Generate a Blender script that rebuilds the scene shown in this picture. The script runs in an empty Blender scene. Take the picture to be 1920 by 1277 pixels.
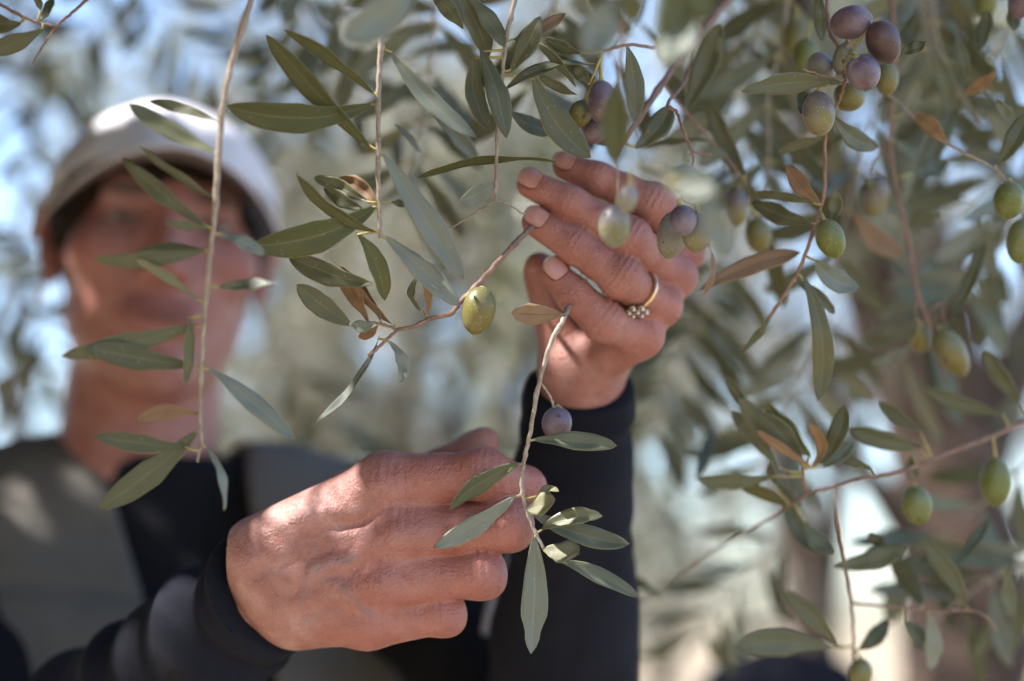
import bpy, math, random
import numpy as np
from mathutils import Vector, Matrix

random.seed(7)
RNG = np.random.default_rng(11)
S = bpy.context.scene
COL = S.collection
R = math.radians

# ------------------------------------------------------------------ camera
CAM_Z, PITCH, LENS = 1.35, 10.0, 55.0
FPX = LENS / 36.0 * 1920.0            # focal length in photo pixels
cam_d = bpy.data.cameras.new('camera')
cam = bpy.data.objects.new('camera', cam_d)
COL.objects.link(cam)
cam.location = (0, 0, CAM_Z)
cam.rotation_euler = (R(90 + PITCH), 0, 0)
cam_d.lens, cam_d.sensor_width = LENS, 36.0
cam_d.clip_start, cam_d.clip_end = 0.02, 2000
cam_d.dof.use_dof = True
cam_d.dof.focus_distance = 0.70
cam_d.dof.aperture_fstop = 2.6
cam_d.dof.aperture_blades = 9
S.camera = cam
CM = Matrix.Translation((0, 0, CAM_Z)) @ Matrix.Rotation(R(90 + PITCH), 4, 'X')
CMN = np.array(CM)

# ------------------------------------------------------------------ light
SUN = Vector((-0.60, -0.22, 0.77)).normalized()      # towards the sun
w = bpy.data.worlds.new('World')
S.world = w
w.use_nodes = True
wn = w.node_tree.nodes
sky = wn.new('ShaderNodeTexSky')
sky.sky_type = 'NISHITA'
sky.sun_disc = False
sky.sun_elevation = math.asin(SUN.z)
sky.sun_rotation = math.atan2(SUN.x, SUN.y)
sky.dust_density = 1.6
sky.ozone_density = 3.0
bgn = wn['Background']
w.node_tree.links.new(sky.outputs[0], bgn.inputs[0])
bgn.inputs[1].default_value = 0.15
sd = bpy.data.lights.new('sun', 'SUN')
sd.energy = 3.6
sd.angle = R(0.53)
sd.color = (1.0, 0.955, 0.90)
so = bpy.data.objects.new('sun', sd)
so.rotation_euler = SUN.to_track_quat('Z', 'Y').to_euler()
so.location = (-3, 1, 6)
COL.objects.link(so)
S.view_settings.view_transform = 'Standard'
S.view_settings.look = 'None'
S.view_settings.gamma = 1.0
S.view_settings.use_curve_mapping = False
S.view_settings.exposure = 1.87
S.cycles.use_denoising = True
S.cycles.max_bounces = 8
S.cycles.sample_clamp_indirect = 6.0


# ------------------------------------------------------------------ helpers
def cpt(px, py, d):
    """camera-space point of a photo pixel at depth d (metres)"""
    return np.array([(px - 960) / FPX * d, (638.5 - py) / FPX * d, -d])


def P(px, py, d):
    return CM @ Vector(cpt(px, py, d))


def to_px(p):
    c = CM.inverted() @ Vector(p)
    return 960 + c.x / -c.z * FPX, 638.5 - c.y / -c.z * FPX, -c.z


def link(name, me, parent=None, mats=()):
    o = bpy.data.objects.new(name, me)
    COL.objects.link(o)
    for m in mats:
        me.materials.append(m)
    if parent is not None:
        o.parent = parent
        o.matrix_parent_inverse = Matrix.Identity(4)
        o.matrix_local = parent_inv(parent)
    return o


def parent_inv(p):
    m = Matrix.Identity(4)
    chain = []
    while p is not None:
        chain.append(p.matrix_basis.copy())
        p = p.parent
    for b in reversed(chain):
        m = m @ b
    return m.inverted()


def mesh(name, verts, faces, smooth=True, matidx=None, uvs=None):
    me = bpy.data.meshes.new(name)
    me.from_pydata([tuple(map(float, v)) for v in verts], [], [tuple(map(int, f)) for f in faces])
    return fin(me, smooth, matidx, uvs)


def fin(me, smooth=True, matidx=None, uvs=None):
    n = len(me.polygons)
    me.polygons.foreach_set('use_smooth', [smooth] * n)
    if matidx is not None:
        me.polygons.foreach_set('material_index', np.asarray(matidx, np.int32))
    if uvs is not None:
        uv = me.uv_layers.new(name='UVMap')
        li = np.empty(len(me.loops), np.int32)
        me.loops.foreach_get('vertex_index', li)
        uv.data.foreach_set('uv', np.asarray(uvs, np.float32)[li].ravel())
    me.update()
    return me


def fastmesh(name, V, Q, smooth=True, matidx=None):
    """numpy quads -> mesh"""
    me = bpy.data.meshes.new(name)
    V = np.asarray(V, np.float32)
    Q = np.asarray(Q, np.int32)
    k = Q.shape[1]
    me.vertices.add(len(V))
    me.vertices.foreach_set('co', V.ravel())
    me.loops.add(Q.size)
    me.loops.foreach_set('vertex_index', Q.ravel())
    me.polygons.add(len(Q))
    me.polygons.foreach_set('loop_start', np.arange(0, Q.size, k, dtype=np.int32))
    me.polygons.foreach_set('loop_total', np.full(len(Q), k, np.int32))
    me.update(calc_edges=True)
    return fin(me, smooth, matidx)


def tag(o, label=None, cat=None, group=None, kind=None):
    for k, v in (('label', label), ('category', cat), ('group', group), ('kind', kind)):
        if v:
            o[k] = v
    return o


def empty(name, loc, label=None, cat=None, group=None):
    o = bpy.data.objects.new(name, None)
    COL.objects.link(o)
    o.location = loc
    o.empty_display_size = 0.02
    return tag(o, label, cat, group)


def spline(pts, n=8):
    """Catmull-Rom through 4-vectors (x,y,z,r)"""
    p = [np.asarray(q, float) for q in pts]
    if len(p) == 2:
        return [p[0] + (p[1] - p[0]) * t for t in np.linspace(0, 1, n + 1)]
    p = [2 * p[0] - p[1]] + p + [2 * p[-1] - p[-2]]
    out = []
    for i in range(1, len(p) - 2):
        for t in np.linspace(0, 1, n, endpoint=False):
            a, b, c, d = p[i - 1], p[i], p[i + 1], p[i + 2]
            out.append(.5 * (2 * b + (c - a) * t + (2 * a - 5 * b + 4 * c - d) * t * t + (3 * b - a - 3 * c + d) * t ** 3))
    out.append(p[-2])
    return out


def tube_geo(pts, sides=8, bump=0.0, squash=1.0):
    """pts: list of (x,y,z,r); closed tube verts/faces"""
    V, F = [], []
    n = len(pts)
    up = Vector((0.3, 0.9, 0.2)).normalized()
    for i, q in enumerate(pts):
        c = Vector(q[:3])
        a = Vector(pts[max(i - 1, 0)][:3])
        b = Vector(pts[min(i + 1, n - 1)][:3])
        t = (b - a)
        t = t.normalized() if t.length > 1e-9 else Vector((0, 0, 1))
        u = (up - t * up.dot(t))
        u = u.normalized() if u.length > 1e-4 else t.orthogonal().normalized()
        up = u
        v = t.cross(u)
        for k in range(sides):
            an = 2 * math.pi * k / sides
            rr = q[3] * (1 + bump * (random.random() - .5) * 2)
            V.append(c + u * (math.cos(an) * rr) + v * (math.sin(an) * rr * squash))
    for i in range(n - 1):
        for k in range(sides):
            k2 = (k + 1) % sides
            F.append((i * sides + k, i * sides + k2, (i + 1) * sides + k2, (i + 1) * sides + k))
    F.append(tuple(reversed(range(sides))))
    F.append(tuple(range((n - 1) * sides, n * sides)))
    return V, F


class MB:
    def __init__(self):
        self.V, self.F, self.M, self.U = [], [], [], []

    def add(self, V, F, m=0, U=None):
        b = len(self.V)
        self.V += list(V)
        self.F += [tuple(i + b for i in f) for f in F]
        self.M += [m] * len(F)
        self.U += list(U) if U is not None else [(0.5, 0.5)] * len(V)
        return self

    def build(self, name, mats, parent=None, smooth=True):
        me = mesh(name, self.V, self.F, smooth, self.M, self.U)
        return link(name, me, parent, mats)


# ------------------------------------------------------------------ materials
def newmat(name):
    m = bpy.data.materials.new(name)
    m.use_nodes = True
    nt = m.node_tree
    return m, nt, nt.nodes, nt.links, nt.nodes['Principled BSDF']


def N(nodes, kind, **kw):
    n = nodes.new(kind)
    for k, v in kw.items():
        if k.startswith('i_'):
            key = k[2:]
            key = int(key) if key.isdigit() else key.replace('_', ' ')
            n.inputs[key].default_value = v
        else:
            setattr(n, k, v)
    return n


def ramp(nodes, stops):
    r = nodes.new('ShaderNodeValToRGB')
    e = r.color_ramp.elements
    while len(e) > 1:
        e.remove(e[-1])
    e[0].position = stops[0][0]
    e[0].color = stops[0][1]
    for p, c in stops[1:]:
        x = e.new(p)
        x.color = c
    return r


def c4(r, g, b):
    return (r, g, b, 1)


def mixc(nodes, links, fac, a, b, blend='MIX'):
    n = nodes.new('ShaderNodeMix')
    n.data_type = 'RGBA'
    n.blend_type = blend
    for sock, v in ((n.inputs[0], fac), (n.inputs[6], a), (n.inputs[7], b)):
        if hasattr(v, 'is_output'):
            links.new(v, sock)
        else:
            sock.default_value = v
    return n.outputs[2]


def math_(nodes, links, op, a, b=0.0, clamp=False):
    n = nodes.new('ShaderNodeMath')
    n.operation = op
    n.use_clamp = clamp
    for s, v in ((n.inputs[0], a), (n.inputs[1], b)):
        if hasattr(v, 'is_output'):
            links.new(v, s)
        else:
            s.default_value = v
    return n.outputs[0]


def leaf_material(name, dark, light, rough, rib, transl, spec=0.5):
    m, nt, ns, ln, bs = newmat(name)
    oi = ns.new('ShaderNodeObjectInfo')
    uv = ns.new('ShaderNodeUVMap')
    sx = ns.new('ShaderNodeSeparateXYZ')
    ln.new(uv.outputs[0], sx.inputs[0])
    tc = ns.new('ShaderNodeTexCoord')
    no = N(ns, 'ShaderNodeTexNoise', i_Scale=90.0, i_Detail=5.0)
    ln.new(tc.outputs['Object'], no.inputs['Vector'])
    f = math_(ns, ln, 'ADD', math_(ns, ln, 'MULTIPLY', oi.outputs['Random'], 0.75),
              math_(ns, ln, 'MULTIPLY', no.outputs[0], 0.5), True)
    col = mixc(ns, ln, f, c4(*dark), c4(*light))
    # blotches of age
    n2 = N(ns, 'ShaderNodeTexNoise', i_Scale=38.0, i_Detail=2.0)
    ln.new(tc.outputs['Object'], n2.inputs['Vector'])
    blot = ramp(ns, [(0.56, c4(0, 0, 0)), (0.74, c4(1, 1, 1))])
    ln.new(n2.outputs[0], blot.inputs[0])
    col = mixc(ns, ln, math_(ns, ln, 'MULTIPLY', blot.outputs[0], 0.45), col, c4(light[0] * 1.25, light[1] * 1.05, light[2] * .6))
    # midrib and side veins
    du = math_(ns, ln, 'ABSOLUTE', math_(ns, ln, 'SUBTRACT', sx.outputs[0], 0.5))
    ribf = math_(ns, ln, 'SUBTRACT', 1.0, math_(ns, ln, 'MULTIPLY', du, 22.0), True)
    vv = math_(ns, ln, 'ADD', math_(ns, ln, 'MULTIPLY', sx.outputs[1], 75.0), math_(ns, ln, 'MULTIPLY', du, -60.0))
    vein = math_(ns, ln, 'POWER', math_(ns, ln, 'ABSOLUTE', math_(ns, ln, 'SINE', vv)), 10.0)
    col = mixc(ns, ln, math_(ns, ln, 'MULTIPLY', vein, 0.10), col, c4(*rib))
    col = mixc(ns, ln, math_(ns, ln, 'MULTIPLY', ribf, 0.8), col, c4(*rib))
    # thin pale rim and brown tip
    ed = math_(ns, ln, 'MULTIPLY', math_(ns, ln, 'SUBTRACT', du, 0.455), 20.0, True)
    col = mixc(ns, ln, math_(ns, ln, 'MULTIPLY', ed, 0.55), col, c4(0.42, 0.40, 0.22))
    tip = math_(ns, ln, 'MULTIPLY', math_(ns, ln, 'SUBTRACT', sx.outputs[1], 0.955), 22.0, True)
    col = mixc(ns, ln, math_(ns, ln, 'MULTIPLY', tip, oi.outputs['Random']), col, c4(0.25, 0.14, 0.06))
    # pale specks
    vo = N(ns, 'ShaderNodeTexVoronoi', i_Scale=260.0)
    ln.new(tc.outputs['Object'], vo.inputs['Vector'])
    sp = math_(ns, ln, 'LESS_THAN', vo.outputs['Distance'], 0.12)
    col = mixc(ns, ln, math_(ns, ln, 'MULTIPLY', sp, 0.25), col, c4(0.5, 0.5, 0.42))
    ln.new(col, bs.inputs['Base Color'])
    rr = math_(ns, ln, 'ADD', math_(ns, ln, 'MULTIPLY', no.outputs[0], 0.22), rough - .11)
    ln.new(rr, bs.inputs['Roughness'])
    bs.inputs['Specular IOR Level'].default_value = spec
    bp = N(ns, 'ShaderNodeBump', i_Strength=0.35, i_Distance=0.0006)
    hh = math_(ns, ln, 'ADD', math_(ns, ln, 'MULTIPLY', vein, 0.35), math_(ns, ln, 'MULTIPLY', no.outputs[0], 0.8))
    hh = math_(ns, ln, 'SUBTRACT', hh, ribf)
    ln.new(hh, bp.inputs['Height'])
    ln.new(bp.outputs[0], bs.inputs['Normal'])
    tr = ns.new('ShaderNodeBsdfTranslucent')
    ln.new(mixc(ns, ln, 0.55, col, c4(0.45, 0.5, 0.08)), tr.inputs[0])
    mx = N(ns, 'ShaderNodeMixShader', i_0=transl)
    ln.new(bs.outputs[0], mx.inputs[1])
    ln.new(tr.outputs[0], mx.inputs[2])
    ln.new(mx.outputs[0], ns['Material Output'].inputs[0])
    return m


M_TOP = leaf_material('leaf_top', (.060, .070, .038), (.140, .150, .092), .42, (.20, .21, .12), .18)
M_SHEEN = leaf_material('leaf_sky_sheen', (.135, .160, .130), (.215, .238, .200), .40, (.27, .29, .22), .15, .65)  # silvery leaf top: sky reflection put into the pale colour
M_UND = leaf_material('leaf_under', (.19, .20, .135), (.30, .30, .215), .62, (.36, .34, .22), .25, .3)
M_DRY = leaf_material('leaf_dry', (.20, .120, .070), (.34, .22, .14), .6, (.16, .09, .05), .2, .3)
M_YEL = leaf_material('leaf_yellowgreen', (.092, .106, .042), (.160, .166, .080), .5, (.26, .24, .12), .3, .35)  # backlit leaf: glow through the blade put into the colour
LEAFM = {'t': (M_TOP, M_UND), 'u': (M_UND, M_TOP), 's': (M_SHEEN, M_UND), 'b': (M_DRY, M_DRY), 'y': (M_YEL, M_TOP)}


def bark_material(name, a, b, scale=160.0, lent=.35, rough=.75):
    m, nt, ns, ln, bs = newmat(name)
    tc = ns.new('ShaderNodeTexCoord')
    no = N(ns, 'ShaderNodeTexNoise', i_Scale=scale, i_Detail=6.0, i_Roughness=.65)
    ln.new(tc.outputs['Object'], no.inputs['Vector'])
    r = ramp(ns, [(.3, c4(*a)), (.68, c4(*b))])
    ln.new(no.outputs[0], r.inputs[0])
    vo = N(ns, 'ShaderNodeTexVoronoi', i_Scale=scale * 2.2)
    ln.new(tc.outputs['Object'], vo.inputs['Vector'])
    sp = math_(ns, ln, 'LESS_THAN', vo.outputs['Distance'], .2)
    col = mixc(ns, ln, math_(ns, ln, 'MULTIPLY', sp, lent), r.outputs[0], c4(min(1, b[0] * 1.3), min(1, b[1] * 1.2), min(1, b[2] * 1.1)))
    ln.new(col, bs.inputs['Base Color'])
    bs.inputs['Roughness'].default_value = rough
    bp = N(ns, 'ShaderNodeBump', i_Strength=.6, i_Distance=.3 / scale)
    ln.new(no.outputs[0], bp.inputs['Height'])
    ln.new(bp.outputs[0], bs.inputs['Normal'])
    return m


M_TWIG = bark_material('twig_bark', (.20, .155, .12), (.42, .36, .30), 220)
M_RED = bark_material('young_red_bark', (.16, .085, .06), (.32, .21, .165), 240)
M_STALK = bark_material('green_stalk', (.30, .25, .09), (.42, .36, .15), 260, .1)
M_TRUNK = bark_material('trunk_bark', (.028, .017, .012), (.085, .052, .035), 9, .2, .9)


def olive_material(name, base, blush, bloom, blushpos, bloomamt, yellow=None):
    m, nt, ns, ln, bs = newmat(name)
    tc = ns.new('ShaderNodeTexCoord')
    oi = ns.new('ShaderNodeObjectInfo')
    sx = ns.new('ShaderNodeSeparateXYZ')
    ln.new(tc.outputs['Generated'], sx.inputs[0])
    off = ns.new('ShaderNodeVectorMath')
    off.operation = 'ADD'
    ln.new(tc.outputs['Object'], off.inputs[0])
    cmb = ns.new('ShaderNodeCombineXYZ')
    ln.new(oi.outputs['Random'], cmb.inputs[0])
    ln.new(cmb.outputs[0], off.inputs[1])
    no = N(ns, 'ShaderNodeTexNoise', i_Scale=70.0, i_Detail=3.0)
    ln.new(off.outputs[0], no.inputs['Vector'])
    # gradient along the fruit (z=1 stalk end) broken up by noise
    g = math_(ns, ln, 'ADD', sx.outputs[2], math_(ns, ln, 'MULTIPLY', math_(ns, ln, 'SUBTRACT', no.outputs[0], .5), 1.6))
    rr = ramp(ns, [(max(0, blushpos - .22), c4(0, 0, 0)), (min(1, blushpos + .22), c4(1, 1, 1))])
    ln.new(g, rr.inputs[0])
    col = mixc(ns, ln, rr.outputs[0], c4(*base), c4(*blush))
    n3 = N(ns, 'ShaderNodeTexNoise', i_Scale=110.0, i_Detail=4.0)
    ln.new(off.outputs[0], n3.inputs['Vector'])
    br = ramp(ns, [(.38, c4(0, 0, 0)), (.66, c4(1, 1, 1))])
    ln.new(n3.outputs[0], br.inputs[0])
    col = mixc(ns, ln, math_(ns, ln, 'MULTIPLY', br.outputs[0], bloomamt), col, c4(*bloom))
    vo = N(ns, 'ShaderNodeTexVoronoi', i_Scale=520.0)
    ln.new(off.outputs[0], vo.inputs['Vector'])
    sp = math_(ns, ln, 'LESS_THAN', vo.outputs['Distance'], .22)
    col = mixc(ns, ln, math_(ns, ln, 'MULTIPLY', sp, .42), col, c4(min(1, base[0] * 2.2 + .05), min(1, base[1] * 1.9 + .05), base[2] * 1.5 + .05))
    v2 = N(ns, 'ShaderNodeTexVoronoi', i_Scale=85.0)
    ln.new(off.outputs[0], v2.inputs['Vector'])
    s2 = math_(ns, ln, 'LESS_THAN', v2.outputs['Distance'], .085)
    col = mixc(ns, ln, math_(ns, ln, 'MULTIPLY', s2, .75), col, c4(.06, .03, .02))
    ln.new(col, bs.inputs['Base Color'])
    bs.inputs['Roughness'].default_value = .42
    bs.inputs['Subsurface Weight'].default_value = .08
    bs.inputs['Subsurface Radius'].default_value = (.8, .6, .3)
    bs.inputs['Subsurface Scale'].default_value = .003
    bp = N(ns, 'ShaderNodeBump', i_Strength=.12, i_Distance=.0006)
    ln.new(n3.outputs[0], bp.inputs['Height'])
    ln.new(bp.outputs[0], bs.inputs['Normal'])
    return m


OLM = {
    'g': olive_material('olive_green', (.115, .135, .022), (.135, .145, .05), (.20, .215, .13), .62, .3),
    'y': olive_material('olive_yellow', (.165, .138, .032), (.14, .135, .05), (.21, .20, .125), .6, .30),
    't': olive_material('olive_turning', (.185, .165, .055), (.13, .105, .12), (.25, .235, .25), .55, .35),
    'p': olive_material('olive_purple', (.125, .075, .085), (.10, .070, .105), (.30, .27, .34), .5, .42),
    'd': olive_material('olive_dark', (.062, .030, .028), (.085, .045, .045), (.20, .16, .17), .5, .15),
    'l': olive_material('olive_pale', (.185, .175, .090), (.205, .190, .215), (.33, .315, .335), .6, .38),
}


def simple(name, col, rough=.6, metal=0, noise=0.0, scale=40, col2=None, bump=0.0, sheen=0.0):
    m, nt, ns, ln, bs = newmat(name)
    bs.inputs['Roughness'].default_value = rough
    bs.inputs['Metallic'].default_value = metal
    bs.inputs['Base Color'].default_value = c4(*col)
    if sheen:
        bs.inputs['Sheen Weight'].default_value = sheen
    if col2 or bump:
        tc = ns.new('ShaderNodeTexCoord')
        no = N(ns, 'ShaderNodeTexNoise', i_Scale=scale, i_Detail=6.0)
        ln.new(tc.outputs['Object'], no.inputs['Vector'])
        if col2:
            r = ramp(ns, [(.35, c4(*col)), (.65, c4(*col2))])
            ln.new(no.outputs[0], r.inputs[0])
            ln.new(r.outputs[0], bs.inputs['Base Color'])
        if bump:
            bp = N(ns, 'ShaderNodeBump', i_Strength=bump, i_Distance=.3 / scale)
            ln.new(no.outputs[0], bp.inputs['Height'])
            ln.new(bp.outputs[0], bs.inputs['Normal'])
    return m


def skin_material():
    m, nt, ns, ln, bs = newmat('skin')
    at = N(ns, 'ShaderNodeAttribute', attribute_name='tint')
    sp = ns.new('ShaderNodeSeparateColor')
    ln.new(at.outputs['Color'], sp.inputs[0])
    tc = ns.new('ShaderNodeTexCoord')
    n1 = N(ns, 'ShaderNodeTexNoise', i_Scale=85.0, i_Detail=4.0)
    ln.new(tc.outputs['Object'], n1.inputs['Vector'])
    n2 = N(ns, 'ShaderNodeTexNoise', i_Scale=420.0, i_Detail=3.0)
    ln.new(tc.outputs['Object'], n2.inputs['Vector'])
    r = ramp(ns, [(.34, c4(.340, .145, .118)), (.5, c4(.41, .196, .168)), (.66, c4(.47, .262, .235))])
    ln.new(n1.outputs[0], r.inputs[0])
    col = r.outputs[0]
    red = math_(ns, ln, 'MULTIPLY', sp.outputs[0], math_(ns, ln, 'ADD', math_(ns, ln, 'MULTIPLY', n1.outputs[0], .8), .45), True)
    col = mixc(ns, ln, red, col, c4(.375, .112, .085))
    vn = math_(ns, ln, 'MULTIPLY', sp.outputs[1], math_(ns, ln, 'ADD', math_(ns, ln, 'MULTIPLY', n2.outputs[0], 1.2), .1), True)
    col = mixc(ns, ln, vn, col, c4(.165, .165, .20))
    col = mixc(ns, ln, sp.outputs[2], col, c4(.05, .03, .022))
    ve = N(ns, 'ShaderNodeTexVoronoi', i_Scale=620.0)
    ve.feature = 'DISTANCE_TO_EDGE'
    ln.new(tc.outputs['Object'], ve.inputs['Vector'])
    ed = math_(ns, ln, 'SUBTRACT', 1.0, math_(ns, ln, 'MULTIPLY', ve.outputs[0], 7.0), True)
    col = mixc(ns, ln, math_(ns, ln, 'MULTIPLY', ed, .22), col, c4(.20, .085, .06))  # crease shading of the fine skin lines, painted into the colour
    # pores / freckles
    fr = ramp(ns, [(.60, c4(0, 0, 0)), (.72, c4(1, 1, 1))])
    ln.new(n2.outputs[0], fr.inputs[0])
    col = mixc(ns, ln, math_(ns, ln, 'MULTIPLY', fr.outputs[0], .28), col, c4(.16, .07, .045))
    ln.new(col, bs.inputs['Base Color'])
    ln.new(math_(ns, ln, 'ADD', math_(ns, ln, 'MULTIPLY', n2.outputs[0], .25), .36), bs.inputs['Roughness'])
    bs.inputs['Specular IOR Level'].default_value = .5
    bs.inputs['Subsurface Weight'].default_value = .07
    bs.inputs['Subsurface Radius'].default_value = (1.0, .35, .2)
    bs.inputs['Subsurface Scale'].default_value = .004
    vo = N(ns, 'ShaderNodeTexVoronoi', i_Scale=900.0)
    ln.new(tc.outputs['Object'], vo.inputs['Vector'])
    wv = N(ns, 'ShaderNodeTexNoise', i_Scale=240.0, i_Detail=6.0, i_Distortion=1.5)
    ln.new(tc.outputs['Object'], wv.inputs['Vector'])
    h = math_(ns, ln, 'ADD', math_(ns, ln, 'MULTIPLY', vo.outputs['Distance'], .35), wv.outputs[0])
    bp = N(ns, 'ShaderNodeBump', i_Strength=.85, i_Distance=.001)
    ln.new(h, bp.inputs['Height'])
    ln.new(bp.outputs[0], bs.inputs['Normal'])
    return m


def cloth(name, a, b, scale=900, bump=.3, rough=.85, spec=.12):
    m, nt, ns, ln, bs = newmat(name)
    tc = ns.new('ShaderNodeTexCoord')
    no = N(ns, 'ShaderNodeTexNoise', i_Scale=14.0, i_Detail=5.0)
    ln.new(tc.outputs['Object'], no.inputs['Vector'])
    r = ramp(ns, [(.3, c4(*a)), (.7, c4(*b))])
    ln.new(no.outputs[0], r.inputs[0])
    ln.new(r.outputs[0], bs.inputs['Base Color'])
    bs.inputs['Roughness'].default_value = rough
    bs.inputs['Specular IOR Level'].default_value = spec
    vo = N(ns, 'ShaderNodeTexVoronoi', i_Scale=scale)
    ln.new(tc.outputs['Object'], vo.inputs['Vector'])
    n2 = N(ns, 'ShaderNodeTexNoise', i_Scale=45.0, i_Detail=4.0)
    ln.new(tc.outputs['Object'], n2.inputs['Vector'])
    bp = N(ns, 'ShaderNodeBump', i_Strength=bump, i_Distance=.0008)
    ln.new(vo.outputs['Distance'], bp.inputs['Height'])
    b2 = N(ns, 'ShaderNodeBump', i_Strength=.35, i_Distance=.006)
    ln.new(n2.outputs[0], b2.inputs['Height'])
    ln.new(bp.outputs[0], b2.inputs['Normal'])
    ln.new(b2.outputs[0], bs.inputs['Normal'])
    return m


M_SKIN = skin_material()
M_SHIRT = cloth('shirt_cloth', (.007, .0075, .010), (.011, .0115, .015))
M_SLEEVE = cloth('sleeve_cloth', (.009, .010, .016), (.017, .018, .028), 1400, .5)
M_VEST = cloth('vest_cloth', (.112, .104, .093), (.150, .140, .126), 700)
M_CAP = cloth('cap_cloth', (.72, .71, .79), (.80, .79, .86), 700)
M_VISU = cloth('visor_underside', (.21, .165, .165), (.26, .21, .21), 700)
M_TROUS = cloth('trouser_cloth', (.05, .055, .07), (.07, .075, .09))
M_HAIR = simple('hair', (.012, .007, .005), .55, 0, col2=(.028, .016, .010), scale=300, bump=.6)
M_HAIR.node_tree.nodes['Principled BSDF'].inputs['Specular IOR Level'].default_value = .12
M_NAIL = simple('nail', (.47, .215, .185), .26, 0, col2=(.53, .28, .245), scale=160)
M_NAILTIP = simple('nail_tip', (.40, .28, .24), .35)
M_GOLD = simple('gold', (.78, .56, .33), .28, 1.0)
M_SILV = simple('ring_setting', (.42, .33, .27), .3, 1.0)
M_EYE = simple('eye_white', (.35, .29, .27), .35)
M_IRIS = simple('iris', (.03, .02, .012), .15)
M_PIPE = cloth('piping_cloth', (.27, .29, .36), (.34, .36, .43))
M_LOGO = simple('cap_emblem', (.16, .30, .40), .8)
M_BAG = cloth('bag_cloth', (.008, .008, .012), (.014, .014, .02))
m_, nt_, ns_, ln_, bs_ = newmat('ring_stone')
bs_.inputs['Base Color'].default_value = c4(.10, .10, .11)
bs_.inputs['Roughness'].default_value = .05
bs_.inputs['Transmission Weight'].default_value = .6
bs_.inputs['IOR'].default_value = 1.8
M_STONE = m_


def crown_material(name, cols, transl=.25):
    m, nt, ns, ln, bs = newmat(name)
    ge = ns.new('ShaderNodeNewGeometry')
    stops = [(i / (len(cols) - 1) if len(cols) > 1 else 0, c4(*c)) for i, c in enumerate(cols)]
    r = ramp(ns, stops)
    ln.new(ge.outputs['Random Per Island'], r.inputs[0])
    ln.new(r.outputs[0], bs.inputs['Base Color'])
    bs.inputs['Roughness'].default_value = .27
    tr = ns.new('ShaderNodeBsdfTranslucent')
    ln.new(mixc(ns, ln, .5, r.outputs[0], c4(.35, .38, .10)), tr.inputs[0])
    mx = N(ns, 'ShaderNodeMixShader', i_0=transl)
    ln.new(bs.outputs[0], mx.inputs[1])
    ln.new(tr.outputs[0], mx.inputs[2])
    ln.new(mx.outputs[0], ns['Material Output'].inputs[0])
    return m


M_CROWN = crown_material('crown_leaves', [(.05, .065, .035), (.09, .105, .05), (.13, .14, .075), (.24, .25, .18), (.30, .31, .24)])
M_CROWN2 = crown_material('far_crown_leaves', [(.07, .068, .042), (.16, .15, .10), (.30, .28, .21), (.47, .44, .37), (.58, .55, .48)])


def ground_material():
    m, nt, ns, ln, bs = newmat('dry_soil')
    tc = ns.new('ShaderNodeTexCoord')
    n1 = N(ns, 'ShaderNodeTexNoise', i_Scale=.7, i_Detail=8.0)
    n2 = N(ns, 'ShaderNodeTexNoise', i_Scale=9.0, i_Detail=8.0)
    ln.new(tc.outputs['Object'], n1.inputs['Vector'])
    ln.new(tc.outputs['Object'], n2.inputs['Vector'])
    r = ramp(ns, [(.3, c4(.20, .14, .09)), (.5, c4(.32, .24, .155)), (.7, c4(.36, .32, .20))])
    ln.new(n1.outputs[0], r.inputs[0])
    col = mixc(ns, ln, math_(ns, ln, 'MULTIPLY', n2.outputs[0], .5), r.outputs[0], c4(.16, .13, .07))
    ln.new(col, bs.inputs['Base Color'])
    bs.inputs['Roughness'].default_value = .95
    bp = N(ns, 'ShaderNodeBump', i_Strength=.8, i_Distance=.05)
    ln.new(n2.outputs[0], bp.inputs['Height'])
    ln.new(bp.outputs[0], bs.inputs['Normal'])
    return m


M_GROUND = ground_material()
M_HILL = simple('hill_scrub', (.16, .15, .09), .95, 0, col2=(.26, .22, .14), scale=.08, bump=.5)
M_GRASS = crown_material('dry_grass', [(.22, .18, .09), (.33, .27, .14), (.20, .21, .09)], .15)


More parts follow.
